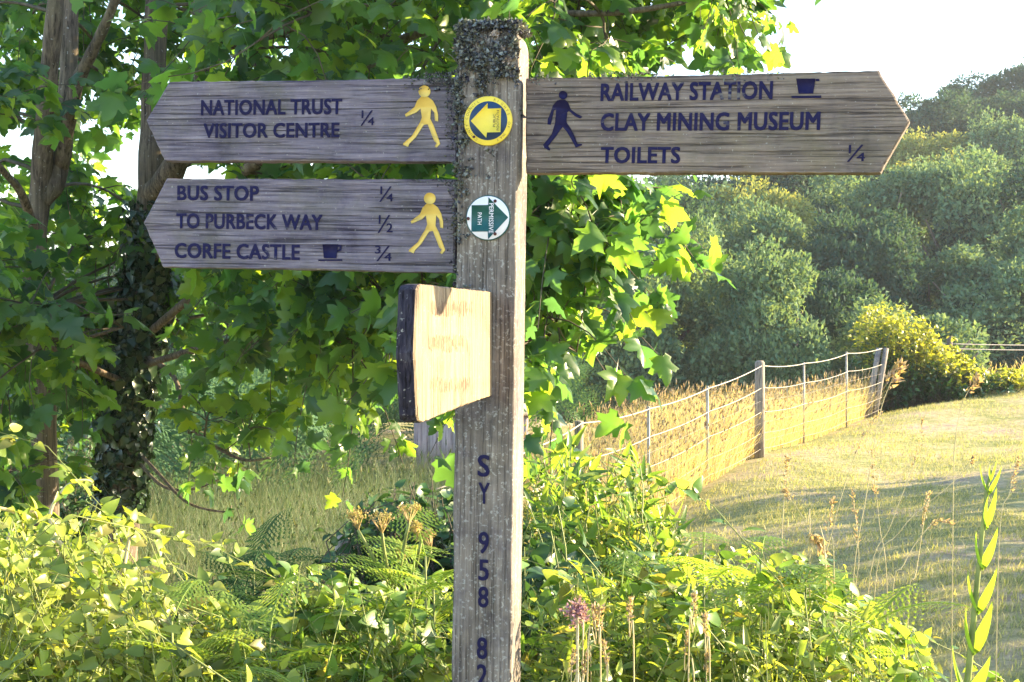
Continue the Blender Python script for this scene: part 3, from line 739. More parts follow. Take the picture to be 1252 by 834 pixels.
class Tree:
    def __init__(s, label, base, group=None):
        s.base = base; s.root = thing('sycamore_tree', label, 'tree', base, group)
        s.wood = Buf(); s.twig = Buf(); s.leaf = Buf(); s.limbs = []
    def limb(s, pts, r0, r1, sides=9):
        P = [Vector(p) for p in pts]; out = []
        for i in range(len(P) - 1):      # Catmull-Rom
            p0 = P[max(0, i - 1)]; p1 = P[i]; p2 = P[i + 1]; p3 = P[min(len(P) - 1, i + 2)]
            for k in range(6):
                t = k / 6
                out.append(0.5 * ((2 * p1) + (p2 - p0) * t + (2 * p0 - 5 * p1 + 4 * p2 - p3) * t * t + (3 * p1 - p0 - 3 * p2 + p3) * t ** 3))
        out.append(P[-1])
        rad = np.linspace(r0, r1, len(out)) * (1 + 0.06 * np.sin(np.arange(len(out)) * 1.7))
        s.wood.tube(out, rad, sides); s.limbs.append([(p, r) for p, r in zip(out, rad)])
    def clusters(s, centers, ntw, nleaf, size, spread=0.42, droop=0.5):
        allp = [(p, r) for L in s.limbs for p, r in L]
        for c in centers:
            q, r = min(allp, key=lambda a: (a[0] - c).length + 0.4 * max(0, a[0].z - c.z))
            bl = curve(q, c, 0.06, 8, 0.04)
            s.twig.tube(bl, np.linspace(min(0.014, r * 0.6), 0.005, 8), 5)
            outw = (c - q); outw = outw.normalized() if outw.length > 1e-3 else Vector((1, 0, 0))
            for _ in range(ntw):
                dirv = Vector(unit(rng.normal(0, 0.8, 3) + np.array(outw) * 0.7 + [0.1, 0, -0.1]))
                L = rng.uniform(0.5, 1.1) * spread * 1.5
                st = bl[rng.integers(4, 8)]
                tw = curve(st, Vector(st) + dirv * L + Vector((0, 0, -droop * L * 0.35)), 0.08, 6, 0.05)
                s.twig.tube(tw, np.linspace(0.004, 0.0018, 6), 4)
                n = nleaf
                t = np.sort(rng.uniform(0.2, 1.0, n)); tp = np.array([tuple(p) for p in tw])
                pos = np.stack([np.interp(t, np.linspace(0, 1, 6), tp[:, k]) for k in range(3)], 1)
                side = unit(rng.normal(0, 1, (n, 3)) * [1, 1, 0.35] + 0.5 * np.array(dirv))
                tip = unit(side + [0.0, 0, -0.55] + rng.normal(0, 0.2, (n, 3)))
                nor = unit(np.array([0.35, -0.2, 0.65]) + rng.normal(0, 0.55, (n, 3)))
                sz = size * rng.uniform(0.4, 1.2, n) ** 0.9
                pos = pos + side * (sz * 0.5)[:, None]
                kid = rng.integers(0, 8, n)
                for kk in range(8):
                    m_ = kid == kk
                    if m_.any(): s.leaf.leaves(SYC[kk], pos[m_], tip[m_], nor[m_], sz[m_])
    def finish(s):
        s.wood.build('trunk', M['bark'], s.root, s.base, True)
        s.twig.build('branches', M['twig'], s.root, s.base)
        s.leaf.build('crown', M['sycamore'], s.root, s.base)

def gnd(px, d):
    p = at(px, 500, d); return Vector((p.x, p.y, gz(p.x, p.y) - 0.05))
bA = gnd(140, 8.6)
tA = Tree('big sycamore with a dark ivy clad trunk, its boughs spreading behind the signpost', bA)
tA.limb([bA, at(150, 570, 8.5), at(163, 450, 8.4), at(178, 350, 8.3), at(184, 250, 8.2), at(188, 120, 8.2), at(192, -20, 8.2), at(200, -220, 8.2)], 0.135, 0.055, 12)
tA.limb([at(184, 240, 8.2), at(215, 200, 8.0), at(240, 100, 7.9), at(250, 0, 7.8), at(262, -180, 7.7)], 0.085, 0.06)
tA.limb([at(178, 330, 8.3), at(260, 240, 7.7), at(380, 150, 7.2), at(470, 60, 6.7), at(600, 20, 6.2), at(760, 15, 5.9), at(900, -10, 5.7)], 0.042, 0.009, 7)
tA.limb([at(250, 60, 7.8), at(360, 30, 7.5), at(430, -10, 7.2), at(560, -60, 6.8), at(720, -80, 6.5)], 0.05, 0.012, 7)
tA.limb([at(168, 420, 8.4), at(280, 330, 7.6), at(400, 290, 7.0), at(520, 280, 6.6), at(640, 280, 6.2), at(760, 270, 6.0)], 0.03, 0.007, 7)
tA.limb([at(165, 450, 8.4), at(270, 420, 7.6), at(380, 410, 7.0), at(520, 410, 6.4), at(640, 400, 6.0), at(705, 430, 5.8)], 0.026, 0.006, 7)
tA.limb([at(168, 430, 8.4), at(212, 460, 8.0), at(232, 520, 7.7), at(290, 560, 7.4), at(330, 560, 7.2)], 0.02, 0.006, 6)
tA.limb([at(165, 560, 8.5), at(200, 595, 8.0), at(240, 597, 7.7), at(280, 580, 7.6)], 0.014, 0.004, 5)
tA.limb([at(172, 555, 8.5), at(195, 580, 7.9), at(230, 615, 7.6), at(275, 626, 7.4), at(283, 618, 7.4)], 0.014, 0.004, 5)
tA.limb([at(160, 470, 8.4), at(90, 440, 7.8), at(20, 400, 7.3), at(-40, 370, 7)], 0.025, 0.008, 6)
cA = make_clusters(140, CAN, (5.3, 8.3), 0.34)
cA += make_clusters(26, [(-40, 330), (120, 300), (480, 330), (500, 440), (310, 420), (200, 460), (-40, 500)], (5.6, 7.6), 0.3)
cA += make_clusters(8, [(650, 210), (735, 200), (740, 280), (660, 420)], (5.3, 6.2), 0.2)
cA += make_clusters(45, [(330, 330), (380, -150), (900, -150), (850, 40), (690, 200), (620, 380), (560, 400)], (7.8, 9.6), 0.4)  # deeper leaf clusters, added to shade the crown further left
bB = gnd(52, 7.4)
tB = Tree('slender pale barked sycamore stem forking beside the ivy clad trunk', bB)
tB.limb([bB, at(54, 560, 7.4), at(47, 420, 7.4), at(42, 320, 7.3), at(48, 240, 7.3), at(57, 120, 7.2), at(68, 0, 7.1), at(78, -180, 7.0)], 0.082, 0.042, 11)
tB.limb([at(48, 245, 7.3), at(70, 215, 7.35), at(82, 120, 7.4), at(86, 0, 7.45), at(92, -170, 7.5)], 0.062, 0.045)
tB.limb([at(74, 205, 7.35), at(92, 110, 7.2), at(112, 65, 7.1), at(135, 15, 7.0), at(175, -90, 6.9)], 0.045, 0.02, 8)
tB.limb([at(45, 290, 7.3), at(25, 235, 7.0), at(0, 205, 6.8), at(-40, 150, 6.5)], 0.03, 0.012, 7)
tB.limb([at(46, 380, 7.4), at(25, 350, 7.0), at(-10, 330, 6.8), at(-60, 320, 6.5)], 0.03, 0.012, 7)
tB.limb([at(48, 450, 7.4), at(90, 420, 6.8), at(150, 400, 6.4)], 0.02, 0.006, 6)
cB = [c for c in cA if c.x < -2.35 or (c.x < -1.9 and c.z < 1.9)]
cA = [c for c in cA if c not in cB]
tA.clusters(cA, 9, 12, 0.122); tB.clusters(cB, 9, 11, 0.122)
# hanging spray of small leaves over the meadow
tA.clusters([at(255, 505, 7.5), at(300, 525, 7.3), at(275, 550, 7.4), at(230, 530, 7.7)], 4, 8, 0.12, 0.3)
tA.finish(); tB.finish()
# ivy on the dark trunk
def ivy():
    B = Buf(); P = []; Nn = []
    L = tA.limbs[0]
    for _ in range(6500):
        i = min(len(L) - 1, int(len(L) * rng.random() ** 1.2 * 0.55)); p, r = L[i]
        a = rng.uniform(0, 2 * math.pi); n = np.array([math.cos(a), math.sin(a), 0.15])
        P.append(np.array(p) + n * (r + abs(rng.normal(0.015, 0.028))) + [0, 0, rng.uniform(-0.1, 0.1)]); Nn.append(n)
    P = np.array(P); Nn = np.array(Nn)
    m = P[:, 2] > 0.25; P, Nn = P[m], Nn[m]
    B.leaves(HEART, P, unit(np.array([0, 0, -1.0]) + rng.normal(0, 0.5, P.shape)), unit(Nn + rng.normal(0, 0.35, P.shape)), 0.035 + 0.075 * rng.random(len(P)) ** 1.5)
    B.build('ivy', M['ivy'], tA.root, bA)
ivy()

# ------------------------------------------------------------------ woodland on the hill
DIA = (np.array([(0, 0, 0), (0.27, 0.45, 0.08), (0, 1, -0.12), (-0.27, 0.45, 0.08)], float), np.array([(0, 1, 2), (0, 2, 3)]))
rng = np.random.default_rng(5)
def hill_crown(seed, h=1.0, n=32000, leaf=0.025):
    """unit-size crown: height about 1, radius about 0.5"""
    r = np.random.default_rng(seed); B = Buf(); lobes = []
    for i in range(34):
        a = r.uniform(0, 2 * math.pi); rr = 0.38 * math.sqrt(r.random()); z = r.uniform(0.22, 0.86)
        rr *= 1.15 - 0.75 * max(0, z - 0.45) / 0.5
        lobes.append((np.array([rr * math.cos(a), rr * math.sin(a), z]), r.uniform(0.075, 0.16)))
    per = n // len(lobes)
    for c, rad in lobes:
        d = unit(r.normal(0, 1, (per, 3)) + [0, 0, 0.25])
        k = rad * (0.55 + 0.5 * r.random(per) ** 0.5) * (1 + 0.25 * np.sin(d[:, 0] * 7 + seed) * np.sin(d[:, 1] * 8))
        pos = c + d * k[:, None]
        tip = unit(0.6 * d + [0, 0, 0.35] + r.normal(0, 0.75, (per, 3)))
        nor = unit(d + [0, 0, 0.3] + r.normal(0, 0.6, (per, 3)))
        B.leaves(DIA, pos, tip, nor, leaf * r.uniform(0.5, 1.4, per))
    return mesh_np('crown', np.concatenate(B.V), np.concatenate(B.T))
crowns = [hill_crown(11 + i) for i in range(5)]
def trunk_mesh(seed):
    r = np.random.default_rng(seed); B = Buf()
    B.tube([(0, 0, -0.05), (0.01, 0.01, 0.2), (0.02, 0, 0.45), (0.0, 0.02, 0.75)], [0.035, 0.028, 0.02, 0.008], 7)
    for i in range(5):
        a = r.uniform(0, 6.28); z = r.uniform(0.2, 0.5)
        B.tube([(0.01, 0, z), (0.15 * math.cos(a), 0.15 * math.sin(a), z + 0.14), (0.28 * math.cos(a), 0.28 * math.sin(a), z + 0.3)], [0.016, 0.01, 0.004], 5)
    return mesh_np('trunk', np.concatenate(B.V), np.concatenate(B.T))
trunks = [trunk_mesh(i) for i in range(3)]
for m_ in trunks: m_.materials.append(M['bark'])
crown_by = {}
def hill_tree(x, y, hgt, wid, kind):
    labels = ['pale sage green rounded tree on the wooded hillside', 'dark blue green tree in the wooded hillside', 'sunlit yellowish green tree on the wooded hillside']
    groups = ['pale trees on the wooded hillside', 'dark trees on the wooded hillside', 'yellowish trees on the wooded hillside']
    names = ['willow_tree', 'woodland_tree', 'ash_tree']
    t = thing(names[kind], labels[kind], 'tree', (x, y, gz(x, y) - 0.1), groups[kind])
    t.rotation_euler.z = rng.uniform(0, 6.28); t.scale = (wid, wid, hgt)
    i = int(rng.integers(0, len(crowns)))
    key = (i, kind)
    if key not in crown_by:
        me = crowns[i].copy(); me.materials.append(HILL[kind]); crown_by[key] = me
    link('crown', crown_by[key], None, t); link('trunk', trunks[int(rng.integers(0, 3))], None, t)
# rows, near to far: (distance, px range, height range, spacing)
spots = []
def hrow(d, p0, p1, step, h, w, kinds, jit=1.0):
    px = p0 + rng.uniform(0, step * 0.5)
    while px < p1:
        dd = d + rng.uniform(-jit, jit) * 2.0
        x = (px - W0 / 2) / F * dd
        hill_tree(x, dd, rng.uniform(*h), rng.uniform(*w), int(rng.choice(kinds)))
        px += step * rng.uniform(0.8, 1.2)
hrow(34, 560, 1120, 105, (4.6, 6.2), (4.6, 6.0), [0, 0, 1])
hrow(31, 150, 560, 110, (3.4, 4.4), (4.5, 5.6), [1, 1, 0])
hrow(40, 1080, 1420, 120, (4.0, 5.4), (5.5, 7), [0, 1])
hrow(44, 600, 1330, 85, (6.0, 8.0), (6.0, 7.6), [0, 0, 0, 1])
hrow(42, 0, 600, 130, (4.0, 5.0), (5.5, 7), [1, 0])
hrow(54, 760, 1360, 80, (7.0, 9.0), (7, 9), [0, 0, 2, 1, 0])
hrow(64, 780, 1380, 85, (7.5, 9.5), (8, 10), [0, 2, 0, 1])
hrow(76, 960, 1380, 75, (8.0, 10.5), (8, 11), [0, 2, 1])
hrow(90, 1110, 1400, 70, (8, 10.0), (9, 12), [1, 2, 1])
hrow(104, 1165, 1440, 60, (8, 11.0), (10, 13), [1, 1, 2])
hrow(112, 960, 1180, 42, (5.2, 6.8), (7, 9), [1, 0], 0.6)
hrow(60, -300, 780, 120, (4.0, 6.0), (8, 11), [1, 0])

rng = np.random.default_rng(8)
# small timber shed in the valley, seen beside the post
sx0, sy0 = -0.5, 15.5
shed = thing('timber_shed', 'small pinkish planked shed half hidden behind the signpost', 'shed', (sx0, sy0, gz(sx0, sy0)))
M['plank'] = wood_mat('pinkish_planks', 2, (0.34, 0.25, 0.25), (0.52, 0.41, 0.41), (0.62, 0.52, 0.52), (0.46, 0.35, 0.36), scale=0.3)
def box(B, x0, x1, y0, y1, z0, z1):
    V = [(x, y, z) for z in (z0, z1) for (x, y) in ((x0, y0), (x1, y0), (x1, y1), (x0, y1))]
    B.add(V, [(0, 2, 1), (0, 3, 2), (4, 5, 6), (4, 6, 7), (0, 1, 5), (0, 5, 4), (1, 2, 6), (1, 6, 5), (2, 3, 7), (2, 7, 6), (3, 0, 4), (3, 4, 7)])
B = Buf()
top_s = 0.80
for i in range(9): box(B, -0.68 + i * 0.15, -0.535 + i * 0.15, 0, 0.02 + 0.004 * (i % 2), 0, top_s)
box(B, -0.68, -0.66, 0.03, 1.2, 0, top_s); box(B, 0.65, 0.67, 0.03, 1.2, 0, top_s); box(B, -0.65, 0.64, 1.18, 1.2, 0, top_s)
B.build('wall', M['plank'], shed)
B = Buf(); box(B, -0.70, -0.62, -0.03, -0.002, 0, top_s - 0.01); box(B, 0.62, 0.70, -0.03, -0.002, 0, top_s - 0.01); B.build('corner_trim', M['plank'], shed)
B = Buf(); box(B, -0.78, 0.78, -0.1, 1.3, top_s + 0.003, top_s + 0.05); B.build('roof', M['fence_wood'], shed)

# ------------------------------------------------------------------ fence
def fp(px, d, top):       # a post standing on the ground at that place
    p = at(px, 500, d); return Vector((p.x, p.y, gz(p.x, p.y)))
FENCE = thing('stock_fence', 'wire stock fence with one thick wooden post along the golden grass', 'fence', fp(929, 13.7, 0))
fo = FENCE.location.copy()
def fpart(name, B, mat): return B.build(name, mat, FENCE, fo)
fpts = [(fp(1072, 18.8, 0), 1.06), (fp(929, 13.7, 0), 1.10)]
mainp = fp(929, 13.7, 0)
B = Buf()
ptop = at(929, 441, 13.7)
B.tube([mainp - Vector((0, 0, 0.1)), mainp + Vector((0, 0, 0.5)), ptop - Vector((0, 0, 0.02)), ptop], [0.058, 0.055, 0.052, 0.035], 12)
fpart('post', B, M['fence_wood'])
# leaning strainer: two pale rails
for off in (-0.055, 0.055):
    B = Buf()
    p0 = at(1064, 517, 18.6) + Vector((off, 0, 0)); p0.z = gz(p0.x, p0.y) - 0.05; p1 = at(1079, 426, 18.8) + Vector((off, 0, 0))
    B.tube([p0, p0.lerp(p1, 0.5), p1], [0.042, 0.042, 0.04], 8); fpart('strainer_rail', B, M['fence_wood'])
stakes = [(1035, 17.2, 430, 508), (983, 15.4, 443, 505), (865, 12.4, 472, 590), (793, 11.0, 497, 620), (708, 9.4, 515, 640)]
for i, (px, d, yt, yb) in enumerate(stakes):
    B = Buf(); b_ = fp(px, d, 0); t_ = at(px, yt, d)
    if i == 4: B.tube([b_ - Vector((0, 0, 0.05)), t_], 0.035, 8); fpart('post', B, M['fence_wood'])
    else: B.tube([b_ - Vector((0, 0, 0.05)), t_], 0.014, 6); fpart('stake', B, M['wire'])
line = [(at(1076, 426, 18.7)), at(1035, 432, 17.2), at(983, 444, 15.4), at(929, 447, 13.7), at(865, 474, 12.4), at(793, 499, 11.0), at(708, 517, 9.4), at(645, 549, 8.2), at(530, 597, 7.0)]
grd = [Vector((p.x, p.y, gz(p.x, p.y))) for p in line]
for fr, rr in ((1.0, 0.0055), (0.76, 0.004), (0.5, 0.0035), (0.27, 0.0025), (0.1, 0.002)):
    B = Buf(); pts = []
    for i in range(len(line) - 1):
        a = grd[i].lerp(line[i], fr); b = grd[i + 1].lerp(line[i + 1], fr)
        for k in range(6):
            t = k / 6; pts.append(a.lerp(b, t) - Vector((0, 0, 0.05 * (b - a).length / 2 * 4 * t * (1 - t) * 0.5)))
    pts.append(grd[-1].lerp(line[-1], fr)); pts = [p + Vector((0.02, -0.03, 0)) for p in pts]
    B.tube(pts, rr, 5); fpart('wire', B, M['wire'])
B = Buf()
for i in range(len(line) - 3):
    n = max(2, int((line[i + 1] - line[i]).length / 0.17))
    for k in range(n):
        a = grd[i].lerp(grd[i + 1], k / n); b = grd[i].lerp(line[i], 0.8).lerp(grd[i + 1].lerp(line[i + 1], 0.8), k / n)
        B.tube([a + Vector((0.02, -0.03, 0.02)), b + Vector((0.02, -0.03, -0.05))], 0.0011, 3, False)
for fr in (0.18, 0.38, 0.62):
    B.tube([grd[i].lerp(line[i], fr) + Vector((0.02, -0.03, 0)) for i in range(len(line) - 2)], 0.0012, 3, False)
fpart('netting', B, M['wire'])
# second fence on the ridge
F2 = thing('ridge_fence', 'thin wire fence on a small dark post at the ridge end of the hedge', 'fence', at(1160, 430, 23))
o2 = F2.location.copy()
B = Buf(); q0 = at(1162, 455, 23); q0.z = gz(q0.x, q0.y); B.tube([q0, at(1161, 411, 23)], 0.05, 8); B.build('post', M['bark'], F2, o2)
B = Buf(); q1 = at(1300, 455, 24.5); q1.z = gz(q1.x, q1.y); B.tube([q1, at(1300, 416, 24.5)], 0.05, 8); B.build('post', M['bark'], F2, o2)
B = Buf(); B.tube([at(1153, 452, 22.8), at(1150, 418, 22.9)], 0.02, 6); B.build('stake', M['wire'], F2, o2)
for yy in (420, 426):
    B = Buf(); B.tube(curve(at(1150, yy, 22.95), at(1300, yy + 2, 24.4), -0.004, 8), 0.009, 4); B.build('wire', M['wire'], F2, o2)

# ------------------------------------------------------------------ bushes (stems + leaves towards tips sampled in a region)
def bush(name, label, cat, poly, dr, ntips, tpl, size, mat, stem_mat, per=14, low=0.35, lean=0.25, group=None, sunny=0.5, up=0.2, spread=0.6, stem_r=0.004, wob=0.09):
    tips = []
    for _ in range(ntips):
        x, y = sample_poly(poly); tips.append(at(x, y, rng.uniform(*dr)))
    cx = sum(t.x for t in tips) / ntips; cy = sum(t.y for t in tips) / ntips
    base = Vector((cx, cy, gz(cx, cy)))
    root = thing(name, label, cat, base, group)
    Sb = Buf(); Lb = Buf()
    for t in tips:
        bx = t.x + (cx - t.x) * lean + rng.normal(0, 0.08); by = t.y + (cy - t.y) * lean + rng.normal(0, 0.08)
        b = Vector((bx, by, gz(bx, by) - 0.03))
        if t.z - b.z < 0.12: t.z = b.z + 0.12
        st = curve(b, t, 0.0, 9, wob)
        Sb.tube(st, np.linspace(stem_r, stem_r * 0.35, 9), 4, False)
        n = per
        u = low + (1 - low) * np.sort(rng.random(n)) ** 0.8
        sp = np.array([tuple(p) for p in st]); pos = np.stack([np.interp(u, np.linspace(0, 1, 9), sp[:, k]) for k in range(3)], 1)
        ax = np.array((t - b).normalized())
        side = unit(rng.normal(0, 1, (n, 3)) * [1, 1, 0.5])
        tip = unit(side * spread + ax * up + rng.normal(0, 0.2, (n, 3)))
        nor = unit(np.array([sunny, -0.15, 0.8]) + rng.normal(0, 0.45, (n, 3)))
        Lb.leaves(tpl, pos + side * 0.01, tip, nor, size * rng.uniform(0.55, 1.2, n) * (1.1 - 0.45 * u))
    Sb.build('stem', stem_mat, root, base); Lb.build('foliage', mat, root, base)
    return root

# climber bush at the fence end: sunlit top and shaded side put into leaf colours
bush('climber_bush', 'sunlit yellow climber smothering the bush at the top end of the fence', 'bush',
     [(1048, 400), (1058, 372), (1085, 368), (1105, 370), (1125, 384), (1140, 398), (1155, 420), (1178, 430), (1210, 448), (1250, 452), (1300, 455), (1300, 470), (1200, 470), (1150, 455), (1110, 445), (1060, 430)],
     (19.3, 20.8), 420, OVAL, 0.13, M['climber_sunlit'], M['twig'], per=14, low=0.72, lean=0.1, spread=0.8)
bush('climber_shaded_side', 'shaded lower side of the climber bush at the fence end, coloured dark green', 'bush',
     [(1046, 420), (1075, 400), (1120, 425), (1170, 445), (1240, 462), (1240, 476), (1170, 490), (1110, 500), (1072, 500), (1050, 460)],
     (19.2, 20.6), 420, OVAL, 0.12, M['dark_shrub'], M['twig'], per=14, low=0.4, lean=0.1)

# ------------------------------------------------------------------ foreground plants
bush('vine_shrub', 'pale yellow green vine tangle in full sun below the slender tree stem', 'shrub',
     [(-60, 615), (20, 625), (60, 615), (85, 630), (110, 605), (135, 625), (170, 675), (195, 715), (235, 745), (250, 790), (240, 860), (-60, 860)],
     (1.95, 3.0), 430, OVAL, 0.054, M['vine'], M['green_twig'], per=26, low=0.45, lean=0.1, spread=0.8, wob=0.16, stem_r=0.0022, sunny=1.0)
bush('mixed_shrub', 'bright green leafy shrub growing against the near side of the signpost foot', 'shrub',
     [(335, 700), (375, 680), (420, 705), (470, 715), (520, 705), (542, 690), (546, 760), (546, 860), (330, 860), (350, 780)],
     (2.2, 3.2), 330, HEART, 0.062, M['shrub'], M['green_twig'], per=24, low=0.4, lean=0.1, spread=0.8, wob=0.15, stem_r=0.0022, sunny=0.9)
bush('elder_shrub', 'dark glossy shrub behind the brown seed umbels', 'shrub',
     [(425, 645), (450, 605), (490, 590), (530, 585), (560, 600), (600, 620), (600, 700), (440, 700)],
     (3.6, 4.3), 300, OVAL, 0.085, M['dark_shrub'], M['twig'], per=18, low=0.35, lean=0.2, spread=0.9)
bush('willow_shrub', 'upright leafy shrub with pale shoots between the signpost and the golden grass', 'shrub',
     [(640, 580), (665, 560), (690, 540), (712, 550), (740, 560), (770, 550), (800, 580), (815, 625), (830, 660), (800, 690), (640, 700)],
     (3.3, 4.3), 170, LANCE, 0.13, M['shrub'], M['green_twig'], per=22, low=0.3, lean=0.25, up=0.55)
bush('bramble_bush', 'low green bramble mass at the edge of the mown grass', 'shrub',
     [(660, 700), (720, 690), (830, 680), (890, 660), (960, 665), (1020, 680), (1060, 720), (1110, 760), (1130, 860), (640, 860)],
     (2.4, 3.9), 480, HEART, 0.062, M['shrub'], M['green_twig'], per=22, low=0.4, lean=0.05, spread=0.9, wob=0.16, stem_r=0.0022, sunny=0.8)
bush('nettle_patch', 'yellow green nettle like shoots standing among the brambles and ferns', 'plant',
     [(665, 710), (730, 690), (800, 700), (870, 690), (940, 700), (1000, 720), (1050, 760), (1120, 800), (1130, 860), (665, 860)],
     (2.2, 2.9), 170, LANCE, 0.075, M['vine'], M['green_twig'], per=26, low=0.45, lean=0.05, spread=0.85, wob=0.08, stem_r=0.0024)
bush('hollow_shrub', 'dull dark green leafy plant filling the hollow behind the sunlit ferns', 'shrub',  # the hollow's shade is put in as dark leaf colour
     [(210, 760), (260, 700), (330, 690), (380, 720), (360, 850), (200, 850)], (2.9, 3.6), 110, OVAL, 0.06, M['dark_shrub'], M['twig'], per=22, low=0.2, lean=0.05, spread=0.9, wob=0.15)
bush('low_vine', 'yellow green vine leaves trailing low under the sunlit ferns', 'shrub',
     [(180, 800), (240, 790), (300, 800), (370, 790), (380, 870), (170, 870)], (2.0, 2.5), 90, OVAL, 0.06, M['vine'], M['green_twig'], per=24, low=0.3, lean=0.05, spread=0.9, wob=0.16, stem_r=0.0025)
bush('dock_plant', 'dark broad leaved plant in the shade at the signpost foot', 'plant',
     [(640, 610), (700, 620), (720, 700), (640, 740)], (2.9, 3.5), 40, OVAL, 0.10, M['dark_shrub'], M['green_twig'], per=14, low=0.3, lean=0.2, spread=0.9)

bush('undergrowth_shrub', 'dark leafy undergrowth behind the slender pale sycamore stem', 'shrub',
     [(-80, 500), (130, 480), (135, 640), (-80, 650)], (9.2, 11), 200, OVAL, 0.13, M['dark_shrub'], M['twig'], per=16, low=0.3, lean=0.05, spread=0.9)
# tendrils reaching above the vine
for pts in ([(105, 690), (70, 660), (62, 625), (85, 592), (110, 588), (114, 600)], [(0, 690), (18, 640), (40, 625), (48, 640)], [(150, 700), (160, 650), (168, 628)], [(-10, 620), (20, 628), (30, 650)]):
    d = rng.uniform(2.2, 2.6); P = [at(x, y, d + 0.02 * i) for i, (x, y) in enumerate(pts)]
    root = thing('vine_shoot', 'pale curling shoot rising out of the vine tangle', 'vine shoot', P[0], 'curling shoots on the vine tangle')
    fine = []
    for i in range(len(P) - 1):
        p0 = P[max(0, i - 1)]; p1 = P[i]; p2 = P[i + 1]; p3 = P[min(len(P) - 1, i + 2)]
        for k in range(5):
            t = k / 5; fine.append(0.5 * ((2 * p1) + (p2 - p0) * t + (2 * p0 - 5 * p1 + 4 * p2 - p3) * t * t + (3 * p1 - p0 - 3 * p2 + p3) * t ** 3))
    fine.append(P[-1])
    B = Buf(); B.tube(fine, np.linspace(0.0045, 0.0015, len(fine)), 5); B.build('stem', M['straw'], root, P[0])
    B = Buf(); n = 12; ii = rng.integers(2, len(fine), n); pos = np.array([tuple(fine[i]) for i in ii])
    B.leaves(OVAL2, pos, unit(rng.normal(0, 1, (n, 3)) + [0, 0, 0.2]), unit(rng.normal(0, 0.5, (n, 3)) + [0.5, 0, 0.7]), rng.uniform(0.02, 0.045, n)); B.build('foliage', M['vine'], root, P[0])

rng = np.random.default_rng(9)
# ferns
fm = [mesh_np('frond', *frond_arrays(12, 1.0, 0.34, a, 6, dp)) for a, dp in ((0.45, 0.2), (0.25, 0.3), (0.65, 0.25))]
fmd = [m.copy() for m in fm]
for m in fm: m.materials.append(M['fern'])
for m in fmd: m.materials.append(M['shade_fern'])
def fern(px, py, d, L, n, label, group, dark=False, az=None):
    p = at(px, py, d); g = gz(p.x, p.y)
    root = thing('bracken_fern', label, 'fern', (p.x, p.y, g), group)
    h = p.z - g
    B = Buf(); B.tube([(0, 0, -0.03), (0.01, 0, h * 0.5), (0, 0.0, h)], [0.0028, 0.0025, 0.002], 5); B.build('stem', M['green_twig'], root)
    for k in range(n):
        o = link('frond', (fmd if dark else fm)[int(rng.integers(0, 3))], None, root)
        o.location = (0, 0, h * (1 - 0.12 * k / n))
        a = (az if az is not None else 0) + 2 * math.pi * k / n + rng.normal(0, 0.3)
        o.rotation_euler = (R(rng.uniform(-5, 35)), R(rng.uniform(-15, 15)), a); s_ = L * rng.uniform(0.75, 1.1); o.scale = (s_, s_, s_)
GA, GB, GC = 'bracken beside the mown grass', 'bracken between the vine tangle and the signpost', 'dark bracken in the hollow'
LA, LB, LC = 'bright green bracken fern among the brambles beside the mown grass', 'bright green bracken fern between the vine tangle and the signpost', 'bracken fern coloured dark for the shade in the hollow behind the sunlit ferns'
for (px, py) in [(260, 790), (330, 780), (210, 760), (300, 840), (370, 830), (240, 850), (530, 720), (505, 700), (520, 680), (440, 800)]:
    fern(px, py, rng.uniform(2.35, 2.6) if px > 420 else rng.uniform(1.95, 2.2), rng.uniform(0.17, 0.24), 5, LB, GB)
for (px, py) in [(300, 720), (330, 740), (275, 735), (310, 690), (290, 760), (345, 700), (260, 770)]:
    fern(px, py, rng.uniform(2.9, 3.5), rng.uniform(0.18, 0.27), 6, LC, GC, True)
for (px, py) in [(760, 720), (860, 680), (930, 690), (985, 705), (1040, 740), (800, 780), (880, 760), (950, 780), (1075, 785), (700, 770), (830, 840), (1010, 830)]:
    fern(px, py, rng.uniform(2.4, 2.9), rng.uniform(0.19, 0.28), 5, LA, GA)

# hogweed gone to seed
def hogweed(foot, tops, d, label):
    p0 = at(*foot, d); g = Vector((p0.x, p0.y, gz(p0.x, p0.y)))
    root = thing('hogweed', label, 'plant', g)
    B = Buf(); B.tube([g, g.lerp(p0, 0.5), p0], [0.009, 0.008, 0.006], 6)
    for (tx, ty, r) in tops:
        t = at(tx, ty, d + rng.uniform(-0.1, 0.1)); B.tube(curve(p0, t, -0.05, 7, 0.02), np.linspace(0.0045, 0.003, 7), 5)
        U = Buf(); tilt = unit(np.array([rng.normal(0, 0.3), rng.normal(0, 0.3) - 0.15, 1]))
        for i in range(17):
            a = rng.uniform(0, 6.28); rr = 0.62 * r * math.sqrt(rng.random())
            e1 = unit(np.cross(tilt, [0.1, 1, 0.2])); e2 = np.cross(tilt, e1)
            c = np.array(t) + (e1 * math.cos(a) + e2 * math.sin(a)) * rr + tilt * (0.03 - rr * rr * 4)
            U.tube([t, c], [0.0012, 0.0007], 3, False)
            m = 12; q = rng.normal(0, 1, (m, 3)) * 0.0035
            U.leaves(TUFT, c + q, unit(q + np.array([0, 0, 0.006])), unit(rng.normal(0, 1, (m, 3))), rng.uniform(0.003, 0.0065, m))
        U.build('umbel', M['umbel'], root, g)
    B.build('stem', M['green_twig'], root, g)
hogweed((480, 722), [(467, 652, 0.036), (500, 640, 0.045), (438, 648, 0.03)], 2.45, 'tall hogweed with yellow brown seed umbels in front of the dark shrub')
hogweed((505, 740), [(527, 672, 0.032), (515, 660, 0.02), (490, 690, 0.028)], 2.55, 'smaller hogweed with pinkish brown umbels close to the signpost')
